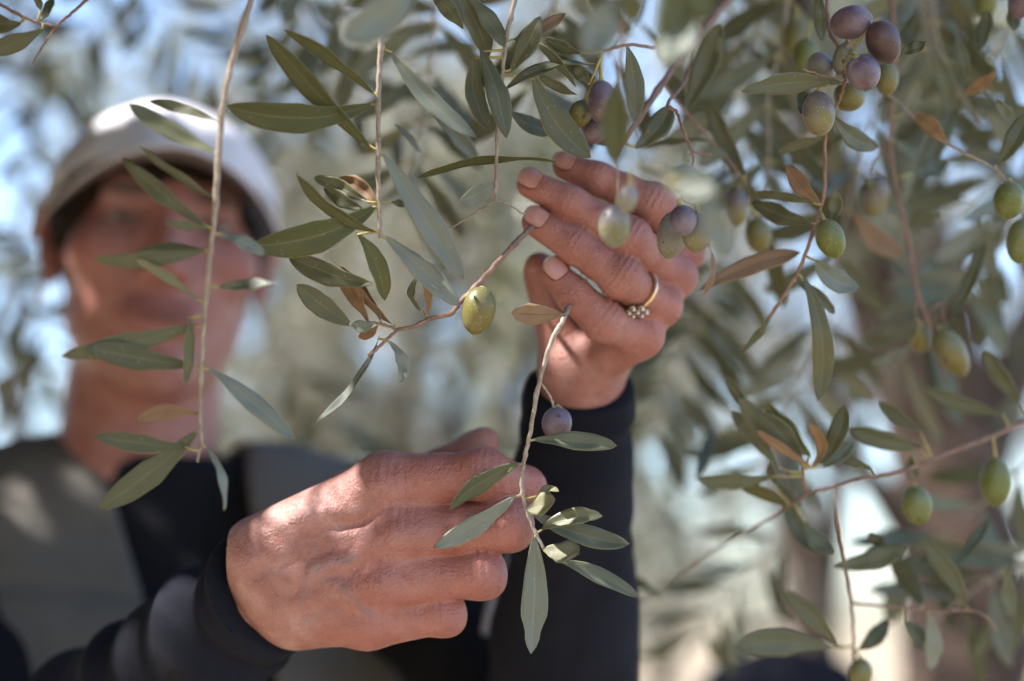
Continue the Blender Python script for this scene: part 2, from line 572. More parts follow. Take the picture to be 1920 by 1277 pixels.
# ------------------------------------------------------------------ setting: ground and hills
def build_ground():
    xs = np.concatenate([-np.geomspace(600, 6, 16), np.linspace(-5, 5, 41), np.geomspace(6, 600, 16)])
    nx = len(xs)
    V = np.array([(x, y + 6, 0.0) for y in xs for x in xs])
    rr = np.hypot(V[:, 0], V[:, 1] - 1)
    V[:, 2] = .05 * np.sin(V[:, 0] * 1.7 + 1) * np.cos(V[:, 1] * 1.3) * np.clip((rr - .8) / 2, 0, 1)
    i = np.arange(nx - 1)
    a = (i[:, None] * nx + i[None, :]).ravel()
    Q = np.stack([a, a + 1, a + nx + 1, a + nx], 1)
    o = link('ground', fastmesh('ground', V, Q), None, [M_GROUND])
    tag(o, kind='structure')
    # distant scrub hills
    n = 120
    V, Q = [], []
    for k in range(n + 1):
        an = R(-75 + 150 * k / n)
        for j, (d, hh) in enumerate(((140, -.5), (200, .35), (280, 1.0), (360, .4), (420, -.5))):
            h = max(0, hh) * (3.2 + 1.6 * math.sin(an * 5 + 1) + 1.2 * math.sin(an * 13 + 2)) + min(0, hh)
            V.append((math.sin(an) * d, math.cos(an) * d, h))
    for k in range(n):
        for j in range(4):
            Q.append((k * 5 + j, (k + 1) * 5 + j, (k + 1) * 5 + j + 1, k * 5 + j + 1))
    o = link('hills', fastmesh('hills', V, Q), None, [M_HILL])
    tag(o, kind='structure')
    # dry grass tufts on the soil
    n = 9000
    x = RNG.uniform(-5, 6, n)
    y = RNG.uniform(1.6, 16, n)
    h = RNG.uniform(.05, .2, n)
    a = RNG.uniform(0, 6.28, n)
    lean = RNG.uniform(-.4, .4, (n, 2)) * h[:, None]
    b = np.stack([x, y, np.full(n, -.02)], 1)
    sx = np.stack([np.cos(a), np.sin(a), 0 * a], 1) * .005
    V = np.stack([b - sx, b + sx, b + np.c_[lean, h]], 1).reshape(-1, 3)
    T = np.arange(n * 3).reshape(-1, 3)
    o = link('grass', fastmesh('grass', V, T, False), None, [M_GRASS])
    tag(o, kind='stuff')


def leaf_cloud(start, dirs, lens, M, L=.055, W=.013, keep=None, droop=.35):
    """hexagonal folded leaves in pairs along straight twigs -> verts, quads"""
    n = len(start)
    f = (np.arange(M) + RNG.uniform(0, 1, (n, M)) * .6) / M
    base = start[:, None, :] + dirs[:, None, :] * (lens[:, None] * f)[..., None]
    base[..., 2] -= (f ** 2) * lens[:, None] * droop * .5
    rad = RNG.normal(size=(n, M, 3))
    ld = dirs[:, None, :] * .55 + rad / np.linalg.norm(rad, axis=2, keepdims=True) * .85
    ld[..., 2] -= droop * .5
    ld /= np.linalg.norm(ld, axis=2, keepdims=True)
    base = base.reshape(-1, 3)
    ld = ld.reshape(-1, 3)
    if keep is not None:
        k = np.ones(len(base), bool)
        for f_ in (.05, .28, .5, .72, .95):
            k &= keep(base + ld * L * f_)
        base, ld = base[k], ld[k]
    m = len(base)
    rv = RNG.normal(size=(m, 3))
    s = np.cross(ld, rv)
    s /= np.linalg.norm(s, axis=1, keepdims=True)
    nn = np.cross(s, ld)
    Ls = (L * RNG.uniform(.65, 1.2, m))[:, None]
    Ws = (W * RNG.uniform(.75, 1.2, m))[:, None] * .5
    cv = RNG.uniform(-.12, .12, m)[:, None] * Ls
    t = lambda a, b, c: base + ld * Ls * a + s * Ws * b + nn * (cv * (1 - (2 * a - 1) ** 2) + Ws * .35 * abs(b) + c * 0)
    V = np.stack([t(0, 0, 0), t(.33, 1, 0), t(.72, .8, 0), t(1, 0, 0), t(.72, -.8, 0), t(.33, -1, 0)], 1).reshape(-1, 3)
    i = np.arange(m)[:, None] * 6
    Q = np.concatenate([i + np.array([[0, 1, 2, 3]]), i + np.array([[0, 3, 4, 5]])], 0)
    return V, Q


def twig_prisms(start, dirs, lens, r=.0016, droop=.35, keep=None):
    if keep is not None:
        k = np.ones(len(start), bool)
        for f in np.linspace(0, 1, 12):
            k &= keep(start + dirs * (lens * f)[:, None] - np.array([0, 0, .5 * droop]) * (f * f * lens)[:, None])
        start, dirs, lens = start[k], dirs[k], lens[k]
    n = len(start)
    s = np.cross(dirs, RNG.normal(size=(n, 3)))
    s /= np.linalg.norm(s, axis=1, keepdims=True)
    q = np.cross(dirs, s)
    rings = []
    for f, rr in ((0, 1.3), (.5, 1.0), (1, .5)):
        c = start + dirs * (lens * f)[:, None]
        c[:, 2] -= f * f * lens * droop * .5
        for k in range(3):
            a = k * 2.0944
            rings.append(c + (s * math.cos(a) + q * math.sin(a)) * r * rr)
    V = np.stack(rings, 1).reshape(-1, 3)
    i = np.arange(n)[:, None] * 9
    Q = []
    for g in range(2):
        for k in range(3):
            k2 = (k + 1) % 3
            Q.append(i + np.array([[g * 3 + k, g * 3 + k2, g * 3 + 3 + k2, g * 3 + 3 + k]]))
    return V, np.concatenate(Q, 0)


def crown_geo(clusters, per, M, L, W, keep=None, tl=(.18, .45)):
    """clusters: (centre, radius) list -> verts, quads, material ids"""
    st, di = [], []
    for c, r in clusters:
        v = RNG.normal(size=(per, 3))
        v /= np.linalg.norm(v, axis=1, keepdims=True)
        st.append(np.asarray(c) + v * (r * RNG.uniform(.1, 1, per) ** .5)[:, None])
        d = v * .7 + RNG.normal(size=(per, 3)) * .45
        d[:, 2] -= .35
        di.append(d / np.linalg.norm(d, axis=1, keepdims=True))
    st, di = np.concatenate(st), np.concatenate(di)
    ln = RNG.uniform(tl[0], tl[1], len(st))
    V1, Q1 = leaf_cloud(st, di, ln, M, L, W, keep)
    V2, Q2 = twig_prisms(st, di, ln, keep=keep)
    return np.concatenate([V1, V2]), np.concatenate([Q1, Q2 + len(V1)]), np.r_[np.zeros(len(Q1)), np.ones(len(Q2))]


def tree(label, base, trunk, limbs, geo, mats, group='olive trees of the grove'):
    """trunk/limbs: lists of (x,y,z,r) relative to base"""
    t = empty('olive_tree', base, label, 'tree', group)
    b = Vector(base)
    mb = MB()
    mb.add(*tube_geo([tuple(Vector(q[:3]) + b) + (q[3],) for q in spline(trunk, 9)], 16, .09))
    tr = mb.build('trunk', [M_TRUNK], t)
    for L in limbs:
        mb = MB()
        mb.add(*tube_geo([tuple(Vector(q[:3]) + b) + (q[3],) for q in spline(L, 7)], 10, .07))
        mb.build('limb', [M_TRUNK], t)
    V, Q, mi = geo
    link('crown', fastmesh('crown', V, Q, True, mi), t, mats)
    return t


def frame_mask(c, dmax, mx=260, my=200):
    """True for points seen in (or near) the frame nearer than dmax"""
    q = (np.c_[c, np.ones(len(c))] @ np.linalg.inv(CMN).T)[:, :3]
    d = np.maximum(-q[:, 2], 1e-4)
    x = 960 + q[:, 0] / d * FPX
    y = 638.5 - q[:, 1] / d * FPX
    return (-q[:, 2] > 0) & (d < dmax) & (x > -mx) & (x < 1920 + mx) & (y > -my) & (y < 1277 + my)


# places where a gap in the canopy lets a fleck of sun through: photo pixel, depth, radius (m)
FLECKS = [(540, 942, .729, .010), (585, 922, .724, .008), (505, 985, .722, .009), (660, 895, .72, .008), (655, 965, .715, .004), (560, 985, .718, .004),
          (795, 852, .722, .005), (470, 1040, .722, .003),
          (1003, 515, .766, .010), (1040, 655, .773, .010), (1060, 640, .773, .008), (1055, 690, .77, .007),
          (160, 545, 1.062, .012), (40, 960, 1.061, .014), (160, 915, 1.079, .014), (25, 920, 1.071, .012), (285, 960, 1.084, .01),
          (230, 215, 1.10, .03), (420, 240, 1.10, .03), (320, 200, 1.12, .02),
          (1045, 1030, .696, .009), (1012, 940, .694, .009), (1070, 966, .696, .005), (711, 180, .682, .012), (710, 120, .682, .011), (710, 240, .682, .010),
          (711, 310, .683, .010), (1600, 140, .69, .006), (1265, 85, .513, .022), (1295, 352, .501, .018), (650, 740, .693, .007),
          (690, 670, .694, .007), (610, 780, .689, .006), (668, 610, .689, .006), (1125, 410, .653, .010), (1318, 120, .70, .009),
          (1295, 170, .70, .006), (1180, 365, .596, .010),
          (285, 1165, .746, .016), (230, 1215, .762, .014), (340, 1105, .752, .010), (320, 1240, .74, .008), (1016, 705, .70, .010), (1035, 640, .699, .010), (1003, 770, .70, .008),
          (655, 50, .541, .006), (1012, 45, .695, .006), (880, 575, .694, .004), (870, 235, .69, .006), (490, 535, .634, .010), (990, 815, .70, .005),
          (1870, 815, .784, .006), (1524, 650, .735, .005), (420, 900, .655, .005), (1460, 566, .74, .004), (1175, 140, .70, .005),
          (408, 300, .639, .010), (430, 120, .639, .012), (418, 200, .639, .008), (400, 420, .643, .008), (385, 560, .648, .005), (90, 45, .729, .01), (900, 380, .706, .007), (960, 10, .699, .01)]


def canopy_keep(c):
    k = ~frame_mask(c, 1.75)
    d = np.linalg.norm(c - np.array([0, 0, CAM_Z]), axis=1)
    k &= d > .35
    s = np.array(SUN)
    for px, py, dd, r in FLECKS:
        t = np.array(P(px, py, dd))
        v = c - t
        a = v @ s
        q = np.linalg.norm(v - a[:, None] * s, axis=1)
        k &= ~((a > 0) & (q < r * .66 + .0030))
    return k


build_ground()

# the tree being picked: trunk at the right behind the branches, its canopy arching over the picker
base = Vector((.68, 2.45, 0))
trunk = [(.05, .05, -.1, .17), (.0, 0, .25, .125), (-.03, .0, .8, .105), (.02, 0, 1.3, .10), (.0, 0, 1.62, .085)]
limbs = [[(.0, 0, 1.5, .075), (-.07, -.02, 1.75, .058), (-.17, -.06, 2.0, .05), (-.30, -.2, 2.4, .042), (-.62, -.7, 2.75, .03), (-1.1, -1.4, 2.95, .018)],
         [(.0, 0, 1.5, .07), (.0, -.05, 1.8, .052), (-.06, -.1, 2.1, .045), (.1, -.25, 2.6, .035), (.25, -.9, 2.9, .022)],
         [(.0, .02, 1.45, .06), (.16, .06, 1.8, .045), (.4, .1, 2.2, .035), (.7, 0, 2.6, .02)],
         [(.02, .0, 1.35, .035), (-.12, -.15, 1.5, .022), (-.26, -.4, 1.62, .012), (-.3, -.6, 1.7, .007)],
         [(-.62, -.7, 2.75, .024), (-.75, -1.3, 2.6, .016), (-.7, -1.75, 2.3, .010), (-.68, -1.8, 1.98, .006)]]
cl = []
sn = np.array(SUN)
# canopy over and sunward of the subject
u = np.cross(sn, [0, 0, 1.0]); u /= np.linalg.norm(u)
v = np.cross(u, sn)
ctr = np.array(P(700, 600, .9))
for k in range(640):
    q = ctr + sn * RNG.uniform(.55, 1.5) + u * RNG.uniform(-.95, .85) + v * RNG.uniform(-.75, .75)
    cl.append((q, RNG.uniform(.12, .22)))
for k in range(28):   # overhead, right and behind the branches
    q = np.array([RNG.uniform(-.3, 1.5), RNG.uniform(1.5, 3.1), RNG.uniform(2.5, 3.1)])
    cl.append((q, RNG.uniform(.12, .24)))
for k in range(5):   # hanging behind the right half of the frame
    q = np.array(P(RNG.uniform(1000, 1950), RNG.uniform(-100, 420), RNG.uniform(1.9, 2.6)))
    cl.append((q, RNG.uniform(.06, .13)))
geo = crown_geo(cl, 22, 13, .052, .0135, canopy_keep)
tree('gnarled olive tree standing behind the fruiting branches, brown trunk forking low', base, trunk, limbs, geo, [M_CROWN, M_TWIG])


def grove_tree(label, px, d, rad, zc, nclus, per, M, mats, hl=.9, L=.06, W=.015, lo=-1):
    p = P(px, 1150, d)
    b = Vector((p.x, p.y, 0))
    tk = [(0, 0, -.1, .16), (.03, 0, .3, .12), (-.04, .03, .7, .10), (.02, 0, hl, .09)]
    lb = []
    for k in range(5):
        an = k * 1.2566 + px
        e = Vector((math.cos(an) * rad[0] * .6, math.sin(an) * rad[1] * .6, zc + rad[2] * .3))
        lb.append([(0.02, 0, hl - .12, .06), (e.x * .3, e.y * .3, hl + (e.z - hl) * .4, .045), (e.x * .75, e.y * .75, hl + (e.z - hl) * .8, .028), (e.x, e.y, e.z, .012)])
    cs = []
    while len(cs) < nclus:
        q = RNG.uniform(-1, 1, 3)
        if np.linalg.norm(q) > 1 or q[2] < lo:
            continue
        cs.append((np.array([b.x, b.y, zc]) + q * np.array(rad), RNG.uniform(.07, .19)))
    return tree(label, b, tk, lb, crown_geo(cs, per, M, L, W, lambda c: ~frame_mask(c, 1.7)), mats)


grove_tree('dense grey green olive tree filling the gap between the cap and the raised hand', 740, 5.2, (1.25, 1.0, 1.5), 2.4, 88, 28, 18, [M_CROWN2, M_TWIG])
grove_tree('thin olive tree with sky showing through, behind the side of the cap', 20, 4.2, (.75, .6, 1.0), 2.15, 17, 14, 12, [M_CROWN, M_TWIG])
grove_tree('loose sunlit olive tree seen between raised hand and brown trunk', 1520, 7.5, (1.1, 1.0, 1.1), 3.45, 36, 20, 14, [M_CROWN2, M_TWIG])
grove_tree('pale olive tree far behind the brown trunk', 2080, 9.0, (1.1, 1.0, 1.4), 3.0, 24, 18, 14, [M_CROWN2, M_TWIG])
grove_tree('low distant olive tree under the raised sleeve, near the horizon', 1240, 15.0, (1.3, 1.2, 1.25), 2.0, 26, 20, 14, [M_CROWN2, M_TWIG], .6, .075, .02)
grove_tree('distant olive tree low behind the picker on the sleeve side', 250, 14.0, (1.5, 1.4, 1.2), 1.7, 40, 18, 14, [M_CROWN2, M_TWIG], .6, .075, .02)


# ------------------------------------------------------------------ implicit-surface modelling (mm)
class Field:
    def __init__(self, lo, hi, h):
        self.lo, self.h = np.asarray(lo, float), h
        self.n = np.maximum(np.ceil((np.asarray(hi) - self.lo) / h).astype(int) + 1, 4)
        self.D = np.full(self.n, 60.0, np.float32)

    def layer(self):
        f = Field.__new__(Field)
        f.lo, f.h, f.n = self.lo, self.h, self.n
        f.D = np.full(self.n, 60.0, np.float32)
        return f

    def box(self, lo, hi):
        a = np.clip(np.floor((np.asarray(lo) - self.lo) / self.h).astype(int), 0, self.n - 1)
        b = np.clip(np.ceil((np.asarray(hi) - self.lo) / self.h).astype(int) + 1, 1, self.n)
        sl = tuple(slice(int(i), int(j)) for i, j in zip(a, b))
        ax = [(self.lo[k] + self.h * np.arange(a[k], b[k])).astype(np.float32) for k in range(3)]
        return sl, ax[0][:, None, None], ax[1][None, :, None], ax[2][None, None, :]

    def _mix(self, sl, d, k):
        s = self.D[sl]
        if k < 0:                                       # smooth subtraction
            k = -k
            h = np.clip(.5 - .5 * (s + d) / k, 0, 1)
            self.D[sl] = s * (1 - h) - d * h + k * h * (1 - h)
        elif k == 0:
            self.D[sl] = np.minimum(s, d)
        else:
            h = np.clip(.5 + .5 * (s - d) / k, 0, 1)
            self.D[sl] = s * (1 - h) + d * h - k * h * (1 - h)

    def cap(self, a, b, ra, rb=None, k=4.0):
        a, b = np.asarray(a, float), np.asarray(b, float)
        rb = ra if rb is None else rb
        m = max(ra, rb) + abs(k) * 1.5 + 6 * self.h
        sl, x, y, z = self.box(np.minimum(a, b) - m, np.maximum(a, b) + m)
        ba = b - a
        L = max(float(ba @ ba), 1e-9)
        h = np.clip(((x - a[0]) * ba[0] + (y - a[1]) * ba[1] + (z - a[2]) * ba[2]) / L, 0, 1)
        d = np.sqrt((x - a[0] - h * ba[0]) ** 2 + (y - a[1] - h * ba[1]) ** 2 + (z - a[2] - h * ba[2]) ** 2) - (ra + (rb - ra) * h)
        self._mix(sl, d.astype(np.float32), k)
        return self

    def ell(self, c, r, k=4.0):
        c, r = np.asarray(c, float), np.asarray(r, float)
        m = abs(k) * 1.5 + 6 * self.h
        sl, x, y, z = self.box(c - r - m, c + r + m)
        q = np.sqrt(((x - c[0]) / r[0]) ** 2 + ((y - c[1]) / r[1]) ** 2 + ((z - c[2]) / r[2]) ** 2)
        q2 = np.sqrt(((x - c[0]) / r[0] ** 2) ** 2 + ((y - c[1]) / r[1] ** 2) ** 2 + ((z - c[2]) / r[2] ** 2) ** 2)
        d = q * (q - 1) / np.maximum(q2, 1e-6)
        self._mix(sl, d.astype(np.float32), k)
        return self

    def chain(self, pts, rs, k=3.0):
        for i in range(len(pts) - 1):
            self.cap(pts[i], pts[i + 1], rs[i], rs[i + 1], k)
        return self

    def merge(self, o, k):
        self._mix((slice(None),) * 3, o.D, k)
        return self

    def xyz(self):
        return self.box(self.lo - 1e6, self.lo + 1e6)[1:]

    def folds(self, c, u, n, R_, A, lam, ph=0.0):
        """cross grooves round a joint: c centre, u finger axis, n dorsal side"""
        sl, x, y, z = self.box(c - R_ * 2, c + R_ * 2)
        s = (x - c[0]) * u[0] + (y - c[1]) * u[1] + (z - c[2]) * u[2]
        t = (x - c[0]) * n[0] + (y - c[1]) * n[1] + (z - c[2]) * n[2]
        r2 = (x - c[0]) ** 2 + (y - c[1]) ** 2 + (z - c[2]) ** 2
        wgt = np.exp(-(s / (R_ * .42)) ** 2) * np.exp(-r2 / (R_ * 1.6) ** 2) * np.clip(t / R_ + .15, 0, 1)
        self.D[sl] += (A * wgt * (np.cos(2 * np.pi * s / lam + ph))).astype(np.float32)
        return self

    def nets(self):
        D = self.D
        s = D < 0
        c = np.zeros(tuple(np.array(D.shape) - 1), np.int8)
        offs = [(i, j, k) for i in (0, 1) for j in (0, 1) for k in (0, 1)]
        sh = D.shape
        for i, j, k in offs:
            c += s[i:sh[0] - 1 + i, j:sh[1] - 1 + j, k:sh[2] - 1 + k]
        m = (c > 0) & (c < 8)
        idx = np.full(c.shape, -1, np.int32)
        cells = np.argwhere(m)
        idx[m] = np.arange(len(cells))
        val = {o: D[cells[:, 0] + o[0], cells[:, 1] + o[1], cells[:, 2] + o[2]] for o in offs}
        acc = np.zeros((len(cells), 3))
        cnt = np.zeros(len(cells))
        for o in offs:
            for ax in range(3):
                if o[ax]:
                    continue
                p = list(o)
                p[ax] = 1
                v1, v2 = val[o], val[tuple(p)]
                cr = (v1 < 0) != (v2 < 0)
                t = np.where(cr, v1 / np.where(v1 == v2, 1, v1 - v2), 0)
                q = np.tile(np.array(o, float), (len(cells), 1))
                q[:, ax] += t
                acc[cr] += q[cr]
                cnt += cr
        V = self.lo + self.h * (cells + acc / cnt[:, None])
        Q = []
        for ax in range(3):
            o1, o2 = [(1, 2), (2, 0), (0, 1)][ax]
            a = [slice(1, -1)] * 3
            b = [slice(1, -1)] * 3
            a[ax], b[ax] = slice(0, -1), slice(1, None)
            e = s[tuple(a)] != s[tuple(b)]
            p = np.argwhere(e) + 1
            p[:, ax] -= 1
            ins = s[p[:, 0], p[:, 1], p[:, 2]]
            d1, d2 = np.zeros(3, int), np.zeros(3, int)
            d1[o1] = 1
            d2[o2] = 1
            f = [idx[tuple((p - d1 - d2).T)], idx[tuple((p - d2).T)], idx[tuple(p.T)], idx[tuple((p - d1).T)]]
            q = np.stack(f, 1)
            q[~ins] = q[~ins][:, ::-1]
            Q.append(q)
        Q = np.concatenate(Q)
        return V, Q[(Q >= 0).all(1)]


def relax(V, Q, it=2, lam=.5):
    n = len(V)
    e = np.concatenate([Q[:, [0, 1]], Q[:, [1, 2]], Q[:, [2, 3]], Q[:, [3, 0]]])
    e = np.concatenate([e, e[:, ::-1]])
    deg = np.bincount(e[:, 0], minlength=n)[:, None]
    for _ in range(it):
        a = np.stack([np.bincount(e[:, 0], V[e[:, 1], k], n) for k in range(3)], 1) / np.maximum(deg, 1)
        V = V + lam * (a - V)
    return V


def to_world(V, M=None):
    """camera-space mm -> world m"""
    A = CMN if M is None else np.array(M)
    return V / 1000.0 @ A[:3, :3].T + A[:3, 3]


def set_tint(me, T):
    a = me.color_attributes.new('tint', 'FLOAT_COLOR', 'POINT')
    a.data.foreach_set('color', np.c_[np.clip(T, 0, 1), np.ones(len(T))].astype(np.float32).ravel())


def seg_dist(V, a, b):
    ba = b - a
    h = np.clip((V - a) @ ba / max(ba @ ba, 1e-9), 0, 1)
    return np.linalg.norm(V - a - h[:, None] * ba, axis=1)


def mm(px, py, d):
    return cpt(px, py, d) * 1000.0


def unit(v):
    return v / np.linalg.norm(v)


# ------------------------------------------------------------------ the two hands
def hand_low():
    """hand seen from the back, fingers curled round the sprig, thumb behind"""
    J = {'i': [(722, 908, .729, 13.2), (905, 889, .7165, 11.4), (984, 914, .736, 9.3), (965, 935, .757, 7.5)],
         'm': [(752, 1000, .724, 13.2), (950, 985, .7165, 11.6), (948, 992, .742, 9.6), (905, 995, .760, 8)],
         'r': [(716, 1090, .724, 12.6), (902, 1077, .718, 10.9), (895, 1082, .742, 9.3), (855, 1080, .758, 7.8)],
         'p': [(690, 1163, .729, 11.6), (832, 1152, .723, 9.6), (828, 1150, .742, 8.2), (795, 1140, .756, 7)]}
    W = {'i': (490, 1038, .738, 18.5), 'm': (508, 1085, .737, 16.5), 'r': (530, 1125, .737, 16), 'p': (560, 1155, .741, 15.5)}
    F_ = Field(mm(395, 1262, .80) - 4, mm(1050, 770, .69) + 4, 1.05)
    A, B = mm(395, 1262, .69), mm(1050, 770, .81)
    lo, hi = np.minimum(A, B), np.maximum(A, B)
    F_ = Field(lo, hi, 1.05)
    palm, fin_ = F_.layer(), F_.layer()
    for f in 'imrp':
        q = J[f]
        palm.cap(mm(*W[f][:3]), mm(*q[0][:3]), W[f][3], q[0][3], 11)
    for f in 'imrp':
        a_, b_ = mm(*J[f][0][:3]), mm(*J[f][1][:3])
        palm.cap(a_, a_ + (b_ - a_) * .30, J[f][0][3] - .6, J[f][0][3] - 2.2, 9)
    palm.cap(mm(440, 1160, .768), mm(540, 1090, .752), 20, 22, 10)
    palm.cap(mm(470, 1090, .764), mm(540, 1060, .750), 17, 18, 10)
    palm.cap(mm(520, 1160, .764), mm(570, 1130, .750), 17, 18, 10)
    palm.cap(mm(560, 1060, .752), mm(690, 1030, .748), 22, 18, 10)
    # thumb
    palm.chain([mm(560, 1000, .768), mm(690, 925, .780), mm(838, 880, .785), mm(893, 845, .778), mm(908, 828, .774)], [15, 13, 11, 9.0, 7.2], 5)
    # web between thumb and forefinger
    palm.cap(mm(655, 925, .752), mm(730, 890, .752), 12, 7, 10)
    for f in 'imrp':
        q = J[f]
        fin_1 = F_.layer()
        w0, w1 = mm(*q[0][:3]), mm(*q[1][:3])
        fin_1.chain([w0, w0 * .45 + w1 * .55] + [mm(*a[:3]) for a in q[1:]], [q[0][3], (q[0][3] + q[1][3]) * .5 * .885] + [a[3] for a in q[1:]], 5)
        if f != 'i':
            p0, p1 = mm(*q[0][:3]), mm(*q[1][:3])
            u = unit(p1 - p0)
            w = unit(np.cross(u, [0, 0, 1.0]))
            rr = q[1][3]
            c = p1 + u * rr * .34 - np.array([0, 0, 1.5])
            fin_1.cap(c + w * rr * .40, c - w * rr * .40, rr * .60, rr * .60, 3)
        fin_.merge(fin_1, .7)
    F_.merge(palm, 0).merge(fin_, 6)
    zc = np.array([0, 0, 1.0])
    # knuckles, tendons, veins
    for f, am in (('i', 1.0), ('m', 1.6), ('r', 1.6), ('p', 1.8)):
        c = mm(*J[f][0][:3])
        F_.ell(c + zc * (J[f][0][3] * .55) + [3, 1, 0], np.array([8.5, 7, J[f][0][3] * .45 + am * 1.5]), 5)
        a = mm(*W[f][:3]) + zc * (W[f][3] - 2.2)
        F_.cap(a, c + zc * (J[f][0][3] - 1.6), 2.4, 2.8, 7)
    veins = [[(500, 1005), (560, 975), (610, 958), (665, 960), (700, 945)], [(520, 1040), (575, 1030), (625, 1010), (690, 1000)],
             [(570, 1120), (572, 1092), (588, 1072), (620, 1058), (660, 1047)], [(600, 1085), (630, 1092), (652, 1112), (668, 1130), (690, 1150)],
             [(575, 1165), (610, 1150), (640, 1140)]]
    vp = []
    for line in veins:
        pts = [mm(x, y, .735) for x, y in line]
        # push onto surface: march towards the viewer
        out = []
        for p in pts:
            best = p
            for t in np.arange(0, 34, .5):
                q = p + unit(-p) * (t - 8)
                i = np.clip(np.round((q - F_.lo) / F_.h).astype(int), 0, F_.n - 1)
                if F_.D[tuple(i)] < 0:
                    best = q
            out.append(best)
        vp.append(out)
        for a, b in zip(out[:-1], out[1:]):
            F_.cap(a - zc * 1.3, b - zc * 1.3, 1.5, 1.5, 4.5)
    for f in 'imrp':
        q = J[f]
        p0, p1 = mm(*q[0][:3]), mm(*q[1][:3])
        F_.folds(p1, unit(p1 - p0), unit(zc + [0, .25, 0]), q[1][3] * 1.4, .6, 3.4)
        F_.folds(p0 + [6, 0, 0], unit(p1 - p0), zc, q[0][3] * 1.3, .42, 4.2)
    c = mm(600, 960, .715)
    F_.folds(c, unit(np.array([.75, .5, 0])), zc, 30, .22, 4.6)
    c = mm(640, 1140, .715)
    F_.folds(c, unit(np.array([.5, .8, 0])), zc, 26, .22, 4.0)
    V, Q = F_.nets()
    V = relax(V, Q, 1, .35)
    T = np.zeros((len(V), 3))
    for f, a0 in (('i', .45), ('m', .65), ('r', .95), ('p', 1.0)):
        for n_, (rad, am) in enumerate(((17, a0), (14, .7), (12, .7))):
            d = np.linalg.norm(V - mm(*J[f][n_][:3]), axis=1)
            T[:, 0] = np.maximum(T[:, 0], am * np.exp(-(d / (rad + 4)) ** 2))
        d = seg_dist(V, mm(*J[f][0][:3]), mm(*J[f][1][:3]))
        T[:, 0] = np.maximum(T[:, 0], .62 * np.exp(-(d / 17) ** 2))
    x = V[:, 0] / -V[:, 2] * FPX + 960
    T[:, 0] = T[:, 0] + .22 * np.clip((x - 620) / 250, 0, 1)
    for k, out in enumerate(vp):
        am, wd = ((.35, 1.8), (.35, 1.8), (1.05, 1.7), (1.0, 1.9), (.8, 1.7))[k]
        d = np.min([seg_dist(V, a, b) for a, b in zip(out[:-1], out[1:])], 0)
        T[:, 1] = np.maximum(T[:, 1], am * np.exp(-(d / wd) ** 2))
    return V, Q, T


RING_HAND = {'i': [(1275, 470, .785, 11), (1226, 384, .748, 9.6), (1122, 336, .752, 8.0), (1062, 313, .756, 6.6)],
             'm': [(1258, 520, .768, 11.2), (1180, 447, .738, 9.3), (1070, 382, .738, 8.2), (996, 346, .742, 6.9)],
             'r': [(1230, 574, .761, 10.8), (1163, 519, .735, 9.2), (1078, 461, .735, 8.4), (1006, 417, .738, 7.0)],
             'p': [(1196, 632, .758, 10.6), (1131, 602, .739, 8.9), (1075, 552, .738, 8.2), (1038, 511, .739, 6.9)]}


